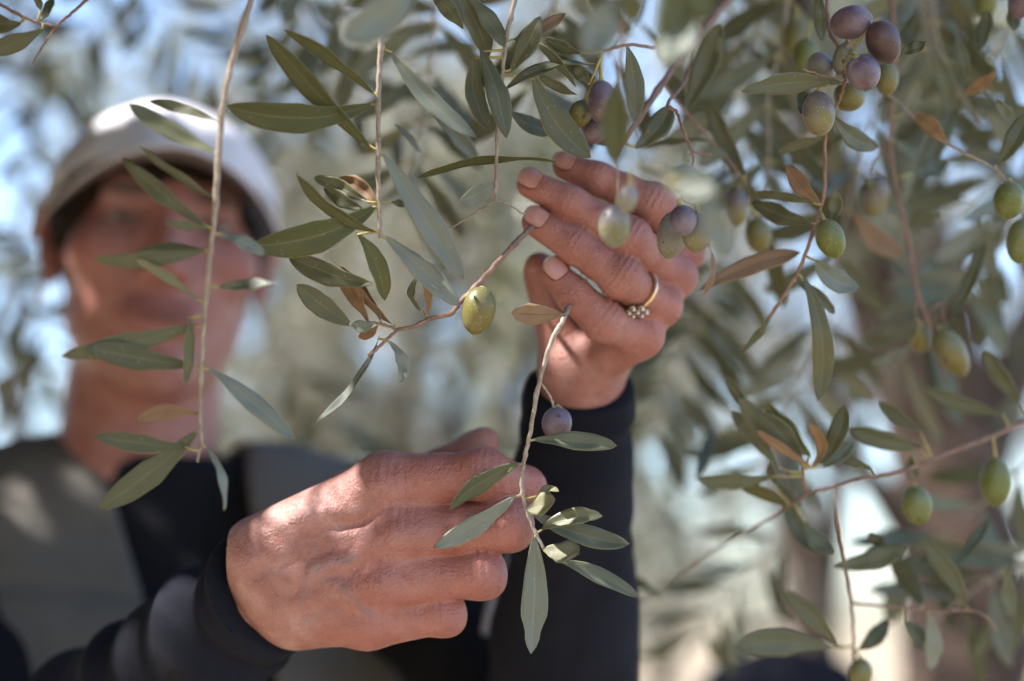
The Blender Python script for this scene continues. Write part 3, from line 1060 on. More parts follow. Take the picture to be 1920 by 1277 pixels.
def hand_high():
    """raised hand, backs of the fingers to the viewer, knuckles to the right"""
    J = RING_HAND
    W = {'i': (1118, 690, .802, 14), 'm': (1108, 692, .795, 14), 'r': (1092, 694, .789, 14), 'p': (1078, 697, .786, 14)}
    A, B = mm(930, 800, .70), mm(1345, 250, .84)
    F_ = Field(np.minimum(A, B), np.maximum(A, B), 1.0)
    palm, fin_ = F_.layer(), F_.layer()
    for f in 'imrp':
        palm.cap(mm(*W[f][:3]), mm(*J[f][0][:3]), W[f][3], J[f][0][3], 6)
    palm.cap(mm(1082, 800, .803), mm(1090, 690, .793), 23, 20, 10)
    palm.chain([mm(1068, 675, .787), mm(1050, 612, .788), mm(1026, 545, .788), mm(1014, 510, .782), mm(1011, 498, .779)], [15.5, 11.5, 8.8, 7.6, 6.2], 6)
    for f in 'imrp':
        q = J[f]
        one = F_.layer()
        w1, w2 = mm(*q[1][:3]), mm(*q[2][:3])
        one.chain([mm(*q[0][:3]), w1, (w1 + w2) / 2, w2, mm(*q[3][:3])], [q[0][3], q[1][3], (q[1][3] + q[2][3]) * .5 * .93, q[2][3], q[3][3]], 3.5)
        one.ell(mm(*q[1][:3]), np.array([q[1][3] + .7] * 3), 4)
        fin_.merge(one, .7)
    F_.merge(palm, 0).merge(fin_, 4.5)
    zc = np.array([0, 0, 1.0])
    for f in 'imrp':
        c = mm(*J[f][0][:3])
        F_.ell(c + [4, 1, 3], np.array([8, 8, 8.5]), 5)
    for f in 'imrp':
        q = [mm(*a[:3]) for a in J[f]]
        n = unit(zc + np.array([.1, .35, 0]))
        F_.folds(q[1], unit(q[1] - q[2]), n, J[f][1][3] * 1.3, .62, 3.0)
        F_.folds(q[2], unit(q[2] - q[3]), n, J[f][2][3] * 1.2, .5, 2.7)
        F_.folds((q[0] + q[1]) * .5, unit(q[0] - q[1]), n, J[f][1][3] * 1.2, .12, 3.3)
    V, Q = F_.nets()
    V = relax(V, Q, 1, .35)
    T = np.zeros((len(V), 3))
    T[:, 0] = .42
    for f in 'imrp':
        for n_, (rad, am) in enumerate(((20, .9), (13, .75), (11, .7), (13, 1.0))):
            d = np.linalg.norm(V - mm(*J[f][n_][:3]), axis=1)
            T[:, 0] = np.maximum(T[:, 0], am * np.exp(-(d / rad) ** 2))
        for a, b in zip(J[f][:-1], J[f][1:]):
            d = seg_dist(V, mm(*a[:3]), mm(*b[:3]))
            T[:, 0] = np.maximum(T[:, 0], .6 * np.exp(-(d / 13) ** 2))
    d = np.linalg.norm(V - mm(1050, 690, .78), axis=1)
    T[:, 0] *= 1 - .8 * np.exp(-(d / 28) ** 2)
    # grime in the nail folds and finger creases
    return V, Q, T


# ------------------------------------------------------------------ head and clothed body
HC = mm(300, 468, 1.14)
YAW_H, YAW_B = R(17), R(10)
HM = CM @ Matrix.Translation(Vector(HC / 1000)) @ Matrix.Rotation(R(-PITCH), 4, 'X') @ Matrix.Rotation(YAW_H, 4, 'Y') @ Matrix.Rotation(R(-3), 4, 'Z')
BM = CM @ Matrix.Translation(Vector(HC / 1000)) @ Matrix.Rotation(R(-PITCH), 4, 'X') @ Matrix.Rotation(YAW_B, 4, 'Y')
BMI = np.linalg.inv(np.array(CM.inverted() @ BM))


def body_pt(px, py, d):
    """photo pixel at depth d -> body frame (mm)"""
    q = np.append(cpt(px, py, d), 1)
    return (BMI @ q)[:3] * 1000


def head_field():
    F_ = Field((-105, -215, -125), (105, 125, 130), 2.4)
    F_.ell((0, 24, -14), (74, 82, 93), 0)
    F_.ell((0, -34, 24), (59, 76, 64), 25)
    for s in (-1, 1):
        F_.cap((s * 45, -56, 6), (s * 10, -98, 60), 14, 15, 24)
        F_.ell((s * 43, -20, 56), (22, 20, 22), 16)
    F_.cap((-36, 21, 73), (36, 21, 73), 11, 11, 12)
    for s in (-1, 1):
        F_.ell((s * 31, 4, 91), (19, 13, 16), -11)
    for s in (-1, 1):
        F_.ell((s * 31, 10, 64.5), (15.5, 10, 14.5), 2.5)
        F_.ell((s * 31, -7, 63), (14.5, 7, 13.5), 2.5)
    F_.cap((0, 10, 84), (0, -34, 103), 7, 10.5, 9)
    for s in (-1, 1):
        F_.ell((s * 11, -37, 92), (8, 7, 9), 5)
    F_.ell((0, -66, 83), (26, 13, 11), 9)
    F_.cap((-21, -61, 84), (21, -61, 84), 4, 4, 4)
    F_.cap((-18, -71, 85), (18, -71, 85), 5, 5, 4)
    F_.cap((-23, -66, 94), (23, -66, 94), 2.2, 2.2, -3)
    F_.ell((0, -99, 66), (20, 16, 18), 12)
    F_.cap((0, -60, -24), (0, -205, -42), 54, 60, 18)
    for s in (-1, 1):
        F_.cap((s * 79, 22, -16), (s * 75, -20, -6), 9, 7, 5)
        F_.cap((s * 82, 26, -10), (s * 84, 4, -18), 5, 5, 4)
        F_.cap((s * 84, 8, -4), (s * 84, 2, -4), 6, 6, -4)
        F_.ell((s * 74, -27, -3), (6, 8, 6), 4)
    V, Q = F_.nets()
    V = relax(V, Q, 1, .4)
    T = np.zeros((len(V), 3))
    for c, r_, a in (((0, -36, 104), 20, .9), ((-44, -25, 66), 24, .75), ((44, -25, 66), 24, .75), ((-80, 5, -10), 26, .9), ((80, 5, -10), 26, .9), ((0, -98, 80), 20, .4), ((0, 30, 85), 50, .55)):
        T[:, 0] = np.maximum(T[:, 0], a * np.exp(-(np.linalg.norm(V - np.array(c), axis=1) / r_) ** 2))
    T[:, 0] = np.maximum(T[:, 0], .3)
    lip = np.exp(-((V[:, 0] / 22) ** 4 + ((V[:, 1] + 66) / 9) ** 4)) * (V[:, 2] > 75)
    T[:, 0] = np.maximum(T[:, 0], lip * 1.3)
    T[:, 2] = np.exp(-((V[:, 0] / 20) ** 4 + ((V[:, 1] + 66) / 2.8) ** 2)) * (V[:, 2] > 75) * .8
    T[:, 2] = np.maximum(T[:, 2], lip * .22)
    for s in (-1, 1):
        x = (V[:, 0] - s * 31)
        y = V[:, 1] - 21 + .003 * x ** 2
        T[:, 2] = np.maximum(T[:, 2], 1.0 * np.exp(-((x / 19) ** 4 + (y / 5.5) ** 4)) * (V[:, 2] > 50))
        T[:, 2] = np.maximum(T[:, 2], .8 * np.exp(-((x / 15) ** 4 + ((V[:, 1] - 3) / 6.5) ** 2)) * (V[:, 2] > 50))
    return V, Q, T


ELB_R, SHO_R, WRI_R = (-60, 1547, .885), (-150, 1000, 1.17), (505, 1112, .75)
ELB_L, SHO_L, WRI_L = (1045, 1500, .93), (770, 985, 1.15), (1080, 760, .80)


def add_torso(F_, off, arms=True):
    k = 45
    F_.cap((-140, -222, -45), (140, -222, -45), 58 + off, 58 + off, 0)
    F_.cap((-75, -205, -50), (75, -205, -50), 52 + off, 52 + off, k)
    F_.cap((-80, -335, -30), (80, -335, -30), 108 + off, 108 + off, k)
    F_.cap((-60, -560, -32), (60, -560, -32), 98 + off, 98 + off, k)
    F_.cap((-68, -690, -35), (68, -690, -35), 104 + off, 104 + off, k)


def build_person():
    feet = (HM @ Vector((0, 0, -.03)))
    person = empty('person', (feet.x, feet.y, 0), 'olive picker in white cap, grey vest and black top, both hands in the branches', 'person')

    # --- body: one mesh (head, hands, arms, trunk)
    parts = []
    for V, Q, T in (hand_low(), hand_high()):
        parts.append((to_world(V), Q, T))
    V, Q, T = head_field()
    parts.append((to_world(V, HM), Q, T))
    F_ = Field((-420, -1000, -260), (420, -150, 480), 8)
    add_torso(F_, -16)
    F_.cap((0, -150, -40), (0, -230, -45), 50, 56, 20)
    for sh, el, wr in ((SHO_R, ELB_R, WRI_R), (SHO_L, ELB_L, WRI_L)):
        F_.chain([body_pt(*sh), body_pt(*el), body_pt(*wr)], [44, 34, 22], 20)
    for s in (-1, 1):
        F_.cap((s * 80, -700, -30), (s * 88, -990, -30), 72, 60, 30)
    V, Q = F_.nets()
    parts.append((to_world(V, BM), Q, np.full((len(V), 3), (.3, 0, 0))))
    F_ = Field((-220, -1640, -160), (220, -980, 180), 9)
    for s in (-1, 1):
        F_.chain([(s * 88, -970, -30), (s * 92, -1080, -25), (s * 98, -1540, -45)], [58, 48, 32], 15)
        F_.cap((s * 98, -1555, -50), (s * 104, -1565, 90), 34, 26, 10)
    V, Q = F_.nets()
    parts.append((to_world(V, BM), Q, np.full((len(V), 3), (.3, 0, 0))))
    off, VV, QQ, TT = 0, [], [], []
    for V, Q, T in parts:
        VV.append(V); QQ.append(Q + off); TT.append(T)
        off += len(V)
    me = fastmesh('body', np.concatenate(VV), np.concatenate(QQ))
    set_tint(me, np.concatenate(TT))
    link('body', me, person, [M_SKIN])

    def part(name, VQ, M, mats, parent=None, rl=1):
        V, Q = VQ
        if rl:
            V = relax(V, Q, rl, .45)
        return link(name, fastmesh(name, to_world(V, M), Q), parent or person, mats)

    # --- eyes
    for s in (-1, 1):
        c = Vector((s * .031, .002, .0630))
        mb = MB()
        for rr, z0, m in ((.0125, 0, 0), (.0062, .0072, 1)):
            V, Fc = [], []
            for i in range(9):
                for j in range(14):
                    th, ph = math.pi * i / 8, 2 * math.pi * j / 14
                    V.append(HM @ (c + Vector((0, 0, z0)) + Vector((math.sin(th) * math.cos(ph), math.sin(th) * math.sin(ph), math.cos(th))) * rr))
            for i in range(8):
                for j in range(14):
                    Fc.append((i * 14 + j, (i + 1) * 14 + j, (i + 1) * 14 + (j + 1) % 14, i * 14 + (j + 1) % 14))
            mb.add(V, Fc, m)
        mb.build('eye', [M_EYE, M_IRIS], person)

    # --- hair
    F_ = Field((-100, -110, -125), (100, 120, 110), 2.6)
    F_.ell((0, 24, -14), (81, 88, 100), 0)
    x, y, z = F_.xyz()
    wv = 2.2 * np.sin(y * .35 + np.sin(x * .2 + z * .13) * 3) + 1.5 * np.sin(x * .5 + z * .6 + y * .1)
    D = F_.D + wv * .6
    face = np.maximum(z - (34 + .2 * np.abs(x) - .35 * np.clip(y - 25, 0, 60)), -(y - 58 + .05 * x ** 2 * 0))      # bare face
    keep = np.minimum(z - 30 - 6 * np.sin(y * .1), 52 + 4 * np.sin(x * .2) - y)                                       # hair where behind temple or high
    low = np.maximum(-y - 18 - .0 * z, z + 30)                                                                        # sideburn cut
    low2 = -y - 85
    D = np.maximum(D, np.minimum(np.minimum(54 - .30 * y - np.abs(x) + 2 * np.sin(y * .3), 27 + 4 * np.sin(x * .22) + .12 * x - y), z - 15))
    D = np.maximum(D, np.minimum(-y - 12, z + 34))
    D = np.maximum(D, np.maximum(low2, -200))
    F_.D = D.astype(np.float32)
    part('hair', F_.nets(), HM, [M_HAIR])

    # --- cap with visor
    cap_ = empty('cap', HM @ Vector((0, .06, 0)))
    cap_.parent = person
    cap_.matrix_local = parent_inv(person) @ Matrix.Translation(HM @ Vector((0, .06, 0)))
    F_ = Field((-105, 0, -140), (105, 140, 110), 2.4)
    F_.ell((0, 26, -18), (86, 80, 105), 0)
    F_.ell((0, 56, 20), (62, 44, 62), 14)
    x, y, z = F_.xyz()
    D = F_.D + .8 * np.sin(np.arctan2(x, z + 18) * 6) * np.clip((y - 40) / 60, 0, 1) + .9 * np.sin(x * .08 + z * .11) * np.sin(y * .09)
    D = np.maximum(D, (26 + (z + 18) * .22) - y)
    F_.D = D.astype(np.float32)
    part('cap_crown', F_.nets(), HM, [M_CAP], cap_)
    nu, nv = 28, 10
    V, Q, mi = [], [], []
    for layer in (0, 1):
        for j in range(nv + 1):
            for i in range(nu + 1):
                u_, v_ = -1 + 2 * i / nu, j / nv
                xx = u_ * (85 + 3 * v_)
                zb = -18 + 102 * math.sqrt(max(0, 1 - (xx / 94) ** 2))
                ext = 36 * (1 - abs(u_) ** 2.6) ** .6 if abs(u_) < 1 else 0
                zz = zb + ext * v_
                yy = 48 - 42 * abs(u_) ** 1.9 + 1 * v_ * (1 - u_ * u_) - 4 * v_ * v_ - (0 if layer else 3.2)
                V.append((xx, yy, zz))
    n1 = (nu + 1) * (nv + 1)
    for j in range(nv):
        for i in range(nu):
            a = j * (nu + 1) + i
            Q.append((a, a + 1, a + nu + 2, a + nu + 1)); mi.append(1)
            b = a + n1
            Q.append((b, b + nu + 1, b + nu + 2, b + 1)); mi.append(0)
    for i in range(nu):
        a = nv * (nu + 1) + i
        Q.append((a, a + 1, a + 1 + n1, a + n1)); mi.append(0)
    for j in range(nv):
        for i in (0, nu):
            a = j * (nu + 1) + i
            Q.append((a, a + nu + 1, a + nu + 1 + n1, a + n1)); mi.append(0)
    link('visor', fastmesh('visor', to_world(np.array(V), HM), np.array(Q), True, mi), cap_, [M_CAP, M_VISU])
    # printed swash on the cap front
    V, Q = [], []
    for i in range(15):
        t = i / 14
        an = -.62 + .62 * t
        for s in (0, 1):
            yy = 66 + 20 * math.sin(t * 2.2) * .6 + s * (3 + 5 * math.sin(t * 3.14))
            rr = math.sqrt(max(.02, 1 - ((yy - 26) / 83) ** 2))
            V.append((math.sin(an) * 87.5 * rr, yy, -18 + math.cos(an) * 106.5 * rr + 3.0))
    for i in range(14):
        Q.append((2 * i, 2 * i + 2, 2 * i + 3, 2 * i + 1))
    link('emblem', fastmesh('emblem', to_world(np.array(V), HM), np.array(Q)), cap_, [M_LOGO])

    # --- earring
    V, Fc = tube_geo([tuple(HM @ Vector((-.080, -.038 + .008 * math.cos(a), -.003 + .008 * math.sin(a)))) + (.0016,) for a in np.linspace(0, 6.28, 17)], 6)
    MB().add(V, Fc).build('earring', [M_GOLD], person)

    # --- shirt trunk and upper arms
    F_ = Field((-420, -760, -200), (460, -120, 330), 5)
    add_torso(F_, 0)
    F_.cap((0, -148, -38), (0, -195, -42), 62, 66, 14)
    F_.chain([body_pt(*SHO_R), body_pt(*ELB_R)], [56, 46], 35)
    F_.chain([body_pt(*SHO_L), body_pt(*ELB_L)], [56, 46], 35)
    x, y, z = F_.xyz()
    F_.D = (F_.D + 1.6 * np.sin(x * .05 + y * .035 + 1.5 * np.sin(z * .03 + y * .02)) + 1.2 * np.sin(x * .09 - y * .07 + z * .05)).astype(np.float32)
    F_.D = np.maximum(F_.D, y + 150 + 0 * x).astype(np.float32)
    shirt = part('shirt', F_.nets(), BM, [M_SHIRT])

    # --- forearm sleeves, finer
    for sgn, el, wr, cut, rads in ((-1, ELB_R, WRI_R, None, (45, 37.5, 31, 29)), (1, ELB_L, (1086, 722, .795), None, (47, 39, 29, 25.5))):
        a, b = mm(*el), mm(*wr)
        ax = unit(b - a)
        L = np.linalg.norm(b - a)
        A = np.minimum(a, b) - 62
        B = np.maximum(a, b) + 62
        F_ = Field(A, B, 2.0)
        ps = [a, a + (b - a) * .45, a + (b - a) * .8, b + ax * 30]
        F_.chain(ps, rads, 16)
        x, y, z = F_.xyz()
        s = (x - a[0]) * ax[0] + (y - a[1]) * ax[1] + (z - a[2]) * ax[2]
        qx, qy = (x - a[0] - s * ax[0]), (y - a[1] - s * ax[1])
        ang = np.arctan2(qy * 1.0 + .3 * (z - a[2]), qx)
        w = (2.8 if sgn < 0 else .8) * np.sin(s * .15 + 2.2 * np.sin(ang * 1.0 + s * .02) + sgn) + (2.3 if sgn < 0 else .6) * np.sin(s * .24 + 3 * ang + np.sin(s * .07) * 2) * np.clip((s / L - .3) * 2, 0, 1)
        w = w * .8 + 1.2 * np.sin(ang * 5 + s * .045)
        D = F_.D + w
        n = unit(ax * .92 + (np.array([.0, -.12, .2]) if sgn < 0 else np.array([.0, .1, .12])))
        cb = b + ax * (2 if sgn < 0 else 0)
        cutp = (x - cb[0]) * n[0] + (y - cb[1]) * n[1] + (z - cb[2]) * n[2]
        # hem: slightly thicker band near the end
        D = D - .6 * ((cutp > -16) & (cutp < 4)) - .0
        F_.D = np.maximum(D, cutp).astype(np.float32)
        part('sleeve', F_.nets(), CM, [M_SLEEVE], shirt)

    # --- vest
    F_ = Field((-330, -760, -220), (330, -120, 200), 4)
    add_torso(F_, 15)
    x, y, z = F_.xyz()
    fold = 5.0 * np.sin(x * .045 + .9 * np.sin(y * .018) + 1) * np.clip((-y - 200) / 200, .2, 1) + 1.5 * np.sin(y * .05 + x * .03)
    D0 = F_.D + fold
    inner = Field((-330, -760, -220), (330, -120, 200), 4)
    add_torso(inner, 4)
    D = np.maximum(D0, -inner.D)
    xl = -30 + np.clip(-(y + 165), 0, 600) * .36
    xr = 66 + np.clip(-(y + 165), 0, 600) * .16
    open_ = np.minimum(x - xl, xr - x) + 0 * z
    D = np.maximum(D, np.where(z > -45, open_, -50))
    D = np.maximum(D, (60 - np.sqrt(x ** 2 + (z + 42) ** 2) + 0 * y) - np.clip(-(y + 175), 0, 100))
    for s in (-1, 1):
        D = np.maximum(D, 82 - np.sqrt((x - s * 212) ** 2 * 1.2 + ((y + 265) * .75) ** 2 + (z + 40) ** 2 * .6))
    F_.D = D.astype(np.float32)
    vest = part('vest', F_.nets(), BM, [M_VEST])
    for pts, wd in (([(1012, 965, .98), (965, 1040, .985), (930, 1120, .985), (912, 1200, .985), (905, 1300, .985)], .0042),):
        V, Fc = tube_geo([tuple(P(*q)) + (wd,) for q in [tuple(a[:3]) for a in spline([p + (0,) for p in pts], 6)]], 8)
        MB().add(V, Fc).build('piping', [M_PIPE], vest)

    # --- trousers and shoes
    F_ = Field((-230, -1580, -190), (230, -640, 130), 8)
    F_.cap((-70, -720, -35), (70, -720, -35), 112, 112, 0)
    for s in (-1, 1):
        F_.chain([(s * 82, -760, -32), (s * 92, -1080, -25), (s * 98, -1530, -42)], [88, 66, 56], 20)
    x, y, z = F_.xyz()
    F_.D = np.maximum(np.maximum(F_.D, y + 690), -1545 - y + 0 * x).astype(np.float32)
    part('trousers', F_.nets(), BM, [M_TROUS])
    for s in (-1, 1):
        F_ = Field((s * 100 - 60, -1625, -120), (s * 100 + 60, -1480, 150), 5)
        F_.cap((s * 98, -1560, -55), (s * 105, -1572, 92), 44, 36, 8)
        F_.cap((s * 98, -1500, -50), (s * 98, -1560, -50), 42, 44, 10)
        x, y, z = F_.xyz()
        F_.D = np.maximum(F_.D, -1608 - y + 0 * x).astype(np.float32)
        part('shoe', F_.nets(), BM, [M_BAG])

    # --- finger nails of the raised hand
    for f in 'imrp':
        q = RING_HAND[f]
        a, b = mm(*q[2][:3]), mm(*q[3][:3])
        ax = unit(b - a)
        n0 = np.array([.05, .38, .92])
        n = unit(n0 - ax * (n0 @ ax))
        sd_ = np.cross(ax, n)
        r_ = q[3][3] + .25
        c = b + ax * 0.6
        nu, nv = 10, 12
        V, Q, mi = [], [], []
        Wn, Ln = r_ * .76, 6.2
        for lay in (0, 1):
            for j in range(nv + 1):
                for i in range(nu + 1):
                    u_, v_ = -1 + 2 * i / nu, -1 + 2 * j / nv
                    edge = (1 - .55 * abs(v_) ** 4) if v_ > 0 else (1 - .42 * abs(v_) ** 3)
                    an = u_ * edge * math.asin(min(.98, Wn / r_))
                    rr = r_ + (.45 if lay else -.5) - .25 * max(0, v_) * r_ * .22
                    dip = -.55 * max(0, v_) ** 2 * 1.6
                    V.append(c + ax * (v_ * Ln * (1 - .13 * u_ * u_)) + sd_ * (math.sin(an) * rr) + n * (math.cos(an) * rr + dip))
        n1 = (nu + 1) * (nv + 1)
        for j in range(nv):
            for i in range(nu):
                a_ = j * (nu + 1) + i
                rim = i in (0, nu - 1) or j == 0
                m_i = 2 if rim else (1 if j >= nv - 2 else 0)
                Q.append((a_, a_ + 1, a_ + nu + 2, a_ + nu + 1)[::-1]); mi.append(m_i)
                b_ = a_ + n1
                Q.append((b_, b_ + 1, b_ + nu + 2, b_ + nu + 1)); mi.append(m_i)
        bd = [i for i in range(nu)] 
        for i in range(nu):
            for a_ in (i, nv * (nu + 1) + i):
                Q.append((a_, a_ + 1, a_ + 1 + n1, a_ + n1)); mi.append(2)
        for j in range(nv):
            for i in (0, nu):
                a_ = j * (nu + 1) + i
                Q.append((a_, a_ + nu + 1, a_ + nu + 1 + n1, a_ + n1)); mi.append(2)
        link('fingernail', fastmesh('fingernail', to_world(np.array(V)), np.array(Q), True, mi), person, [M_NAIL, M_NAILTIP, M_DIRT])


M_DIRT = simple('nail_dirt', (.20, .075, .055), .7)
build_person()


# ------------------------------------------------------------------ the finger ring: gold band, flower of stones
def build_ring():
    a, b = mm(*RING_HAND['r'][0][:3]), mm(*RING_HAND['r'][1][:3])
    ax = unit(a - b)
    c = b + (a - b) * .42
    rr = 9.2 * .5 + 10.8 * .5 + 1.0
    e1 = unit(np.array([-.25, -.62, .75]) - ax * (np.array([-.25, -.62, .75]) @ ax))     # where the stones sit
    e2 = np.cross(ax, e1)
    r = empty('ring', CM @ Vector(c / 1000), 'gold ring with a cluster of clear stones, worn on the raised hand', 'ring')
    pts = []
    for t in np.linspace(0, 2 * math.pi, 49):
        q = c + e1 * math.cos(t) * rr + e2 * math.sin(t) * rr
        pts.append(tuple(CM @ Vector(q / 1000)) + (.00125,))
    V, Fc = tube_geo(pts, 8)
    MB().add(V, Fc).build('band', [M_GOLD], r)
    top = c + e1 * (rr + .8)
    spots = [(0, 0)] + [(math.cos(k * math.pi / 3) * 4.1, math.sin(k * math.pi / 3) * 4.1) for k in range(6)]
    mb = MB()
    for x, y in spots:
        p = top + ax * x + e2 * y
        q = [tuple(CM @ Vector((p - e1 * 1.2) / 1000)) + (.0008,), tuple(CM @ Vector((p + e1 * .2) / 1000)) + (.0021,), tuple(CM @ Vector((p + e1 * .9) / 1000)) + (.0021,)]
        mb.add(*tube_geo(q, 10))
    mb.build('setting', [M_SILV], r)
    for x, y in spots:
        p = top + ax * x + e2 * y + e1 * .9
        V, Fc = [], []
        for rad, h in ((1.75, 0), (1.75, .4), (1.0, 1.1)):
            for k in range(8):
                an = k * math.pi / 4
                V.append(CM @ Vector((p + (ax * math.cos(an) + e2 * math.sin(an)) * rad + e1 * h) / 1000))
        for g in range(2):
            for k in range(8):
                Fc.append((g * 8 + k, g * 8 + (k + 1) % 8, g * 8 + 8 + (k + 1) % 8, g * 8 + 8 + k))
        Fc.append(tuple(range(16, 24)))
        MB().add(V, Fc).build('stone', [M_STONE], r, False)


build_ring()


# ------------------------------------------------------------------ branches, leaves, olives
def leaf_mesh(b, t, wpx_, bow, roll, curl, mats, parent, pet=None, fold=.22, twist=0.0, lobes=0.0):
    """b, t: camera-space points (m); wpx_: apparent width (m); bow: image-plane offset (m)"""
    ax = t - b
    L = np.linalg.norm(ax)
    mid = (b + t) / 2
    view = unit(-mid)
    side = np.cross(ax, view)
    side = unit(side)
    # bow towards lower / right side of the picture
    n2 = side.copy()
    if abs(ax[0]) >= abs(ax[1]):
        n2 = n2 if n2[1] < 0 else -n2
    else:
        n2 = n2 if n2[0] > 0 else -n2
    ctrl = mid + n2 * bow * 2 + view * curl * 2
    nv, nu = 16, 6
    cr = abs(math.cos(roll))
    half = wpx_ / 2 / max(cr, .35)
    half = min(half, L * .17 + .002)
    ph = random.uniform(0, 6)
    tp = random.uniform(2.3, 3.6)
    V, U = [], []
    top, bot = [], []
    for j in range(nv + 1):
        v = j / nv
        p = (1 - v) ** 2 * b + 2 * v * (1 - v) * ctrl + v * v * t
        tg = unit(2 * (1 - v) * (ctrl - b) + 2 * v * (t - ctrl))
        sd_ = unit(np.cross(tg, view))
        nm = np.cross(sd_, tg)
        a = roll + twist * (v - .4)
        s2 = sd_ * math.cos(a) + nm * math.sin(a)
        n_ = np.cross(s2, tg)
        prof = (min(1, v / .5) ** .68 if v < .5 else 1) * (1 if v < .48 else max(0, 1 - ((v - .48) / .52) ** tp) ** .78)
        prof = max(prof, .05 if v < .1 else .012)
        wob = 1 + .035 * math.sin(v * 9 + ph) + .025 * math.sin(v * 21 + ph * 2)
        hw = half * prof * wob
        if lobes and abs(v - .80) < .10:
            hw *= 1 - lobes * (1 - abs(v - .80) / .10)
        for i in range(nu + 1):
            u_ = -1 + 2 * i / nu
            off = -n_ * (hw * fold * (1 - abs(u_) ** 1.2)) + n_ * (.0004 * math.sin(v * 14 + ph + u_))
            q = p + s2 * (hw * u_) + off
            top.append(q + n_ * .00014 * (1 if 0 < i < nu else .6))
            bot.append(q - n_ * .00014 * (1 if 0 < i < nu else .6))
            U.append((i / nu, v))
    V = top + bot
    n1 = len(top)
    F, mi = [], []
    w_ = nu + 1
    for j in range(nv):
        for i in range(nu):
            a = j * w_ + i
            F.append((a, a + 1, a + w_ + 1, a + w_)); mi.append(0)
            F.append((a + n1, a + w_ + n1, a + w_ + 1 + n1, a + 1 + n1)); mi.append(1)
        for i in (0, nu):
            a = j * w_ + i
            f = (a, a + w_, a + w_ + n1, a + n1)
            F.append(f if i == 0 else f[::-1]); mi.append(0)
    Vw = [CM @ Vector(q) for q in V]
    mb = MB()
    mb.V, mb.F, mb.M, mb.U = Vw, F, mi, U + U
    if pet is not None:
        e = unit(b - pet) if np.linalg.norm(b - pet) > 1e-6 else np.array([0, 0, 1.])
        q = [pet, (pet + b) / 2 + np.array([0, -.0004, 0]), b + (t - b) * .03]
        rad = [.0008, .00062, .0005]
        tv, tf = tube_geo([tuple(CM @ Vector(x)) + (r_,) for x, r_ in zip(q, rad)], 6)
        mb.add(tv, tf, 2)
    return mb.build('leaf', [mats[0], mats[1], M_STALK], parent)


class Branch:
    def __init__(self, label, stems, mat=None, group='olive branches around the hands'):
        """stems: list of (points [(px,py,d)], r0 mm, r1 mm)"""
        p0 = stems[0][0][0]
        self.root = empty('olive_branch', P(*p0), label, 'branch', group)
        self.samples = []
        mat = mat or M_TWIG
        for k, (pts, r0, r1) in enumerate(stems):
            n = len(pts)
            q = []
            for i, a in enumerate(pts):
                c = cpt(*a)
                q.append((c[0], c[1], c[2], .78 * (r0 + (r1 - r0) * i / (n - 1)) / 1000))
            sp = spline(q, 10)
            jit = []
            for i, a in enumerate(sp):
                node = 1 + .28 * math.exp(-(((i % 17) - 8) / 1.0) ** 2) if len(sp) > 12 else 1
                wig = .00016 * np.array([math.sin(i * 1.3 + k), math.cos(i * 1.7), 0])
                jit.append(tuple(CM @ Vector(a[:3] + wig)) + (a[3] * node,))
                self.samples.append(a[:3])
            V, F = tube_geo(jit, 9, .03)
            MB().add(V, F).build('stem' if k == 0 else 'side_twig', [mat], self.root)
        self.samples = np.array(self.samples)
        self.px = np.stack([960 + self.samples[:, 0] / -self.samples[:, 2] * FPX, 638.5 - self.samples[:, 1] / -self.samples[:, 2] * FPX], 1)

    def near(self, px, py):
        d = np.hypot(self.px[:, 0] - px, self.px[:, 1] - py)
        i = int(d.argmin())
        return self.samples[i], d[i]

    def leaves(self, rows):
        for r in rows:
            bx, by, tx, ty, w_, bow, kind = r[:7]
            roll = R(r[7]) if len(r) > 7 and r[7] is not None else R(random.choice((-1, 1)) * random.uniform(6, 32))
            dz = (r[8] if len(r) > 8 and r[8] is not None else random.uniform(-9, 9)) / 1000
            kw = r[9] if len(r) > 9 else {}
            s, dist = self.near(bx, by)
            d0 = -s[2]
            b, t = cpt(bx, by, d0), cpt(tx, ty, d0 + dz)
            sc = d0 / FPX
            pet = s if dist < 75 else None
            if pet is not None and dist >= 30:
                pass
            o = leaf_mesh(b, t, w_ * sc, bow * sc, roll, kw.get('curl', random.uniform(-.002, .003)), LEAFM[kind], self.root, pet,
                          kw.get('fold', random.uniform(.12, .34)), kw.get('twist', random.uniform(-.35, .35)), kw.get('lobes', random.choice((0, 0, 0, .12, .2))))
            if kind == 'b':
                o['label'] = 'dry brown leaf'
        return self

    def spray(self, n, L, kinds='ttuts', w_=.011):
        """procedural leaves in pairs along the stem"""
        m = len(self.samples)
        for k in range(n):
            i = int((k // 2 + .7) / (n / 2 + .7) * (m - 2)) + 1
            s = self.samples[i]
            tg = unit(self.samples[min(i + 1, m - 1)] - self.samples[i - 1])
            rad = unit(np.cross(tg, np.array([random.uniform(-.4, .4), random.uniform(-.4, .4), 1]))) * (1 if k % 2 else -1)
            d = unit(tg * random.uniform(.2, .9) + rad * random.uniform(.7, 1) + np.array([0, -.25, random.uniform(-.5, .5)]))
            ll = L * random.uniform(.75, 1.15)
            b = s + d * .005
            kd = random.choice(kinds)
            leaf_mesh(b, b + d * ll, w_ * random.uniform(.8, 1.15), ll * random.uniform(-.06, .08), R(random.uniform(-50, 50)), random.uniform(-.003, .003),
                      LEAFM[kd], self.root, s)
        return self


OLG = 'olives hanging on the branches'


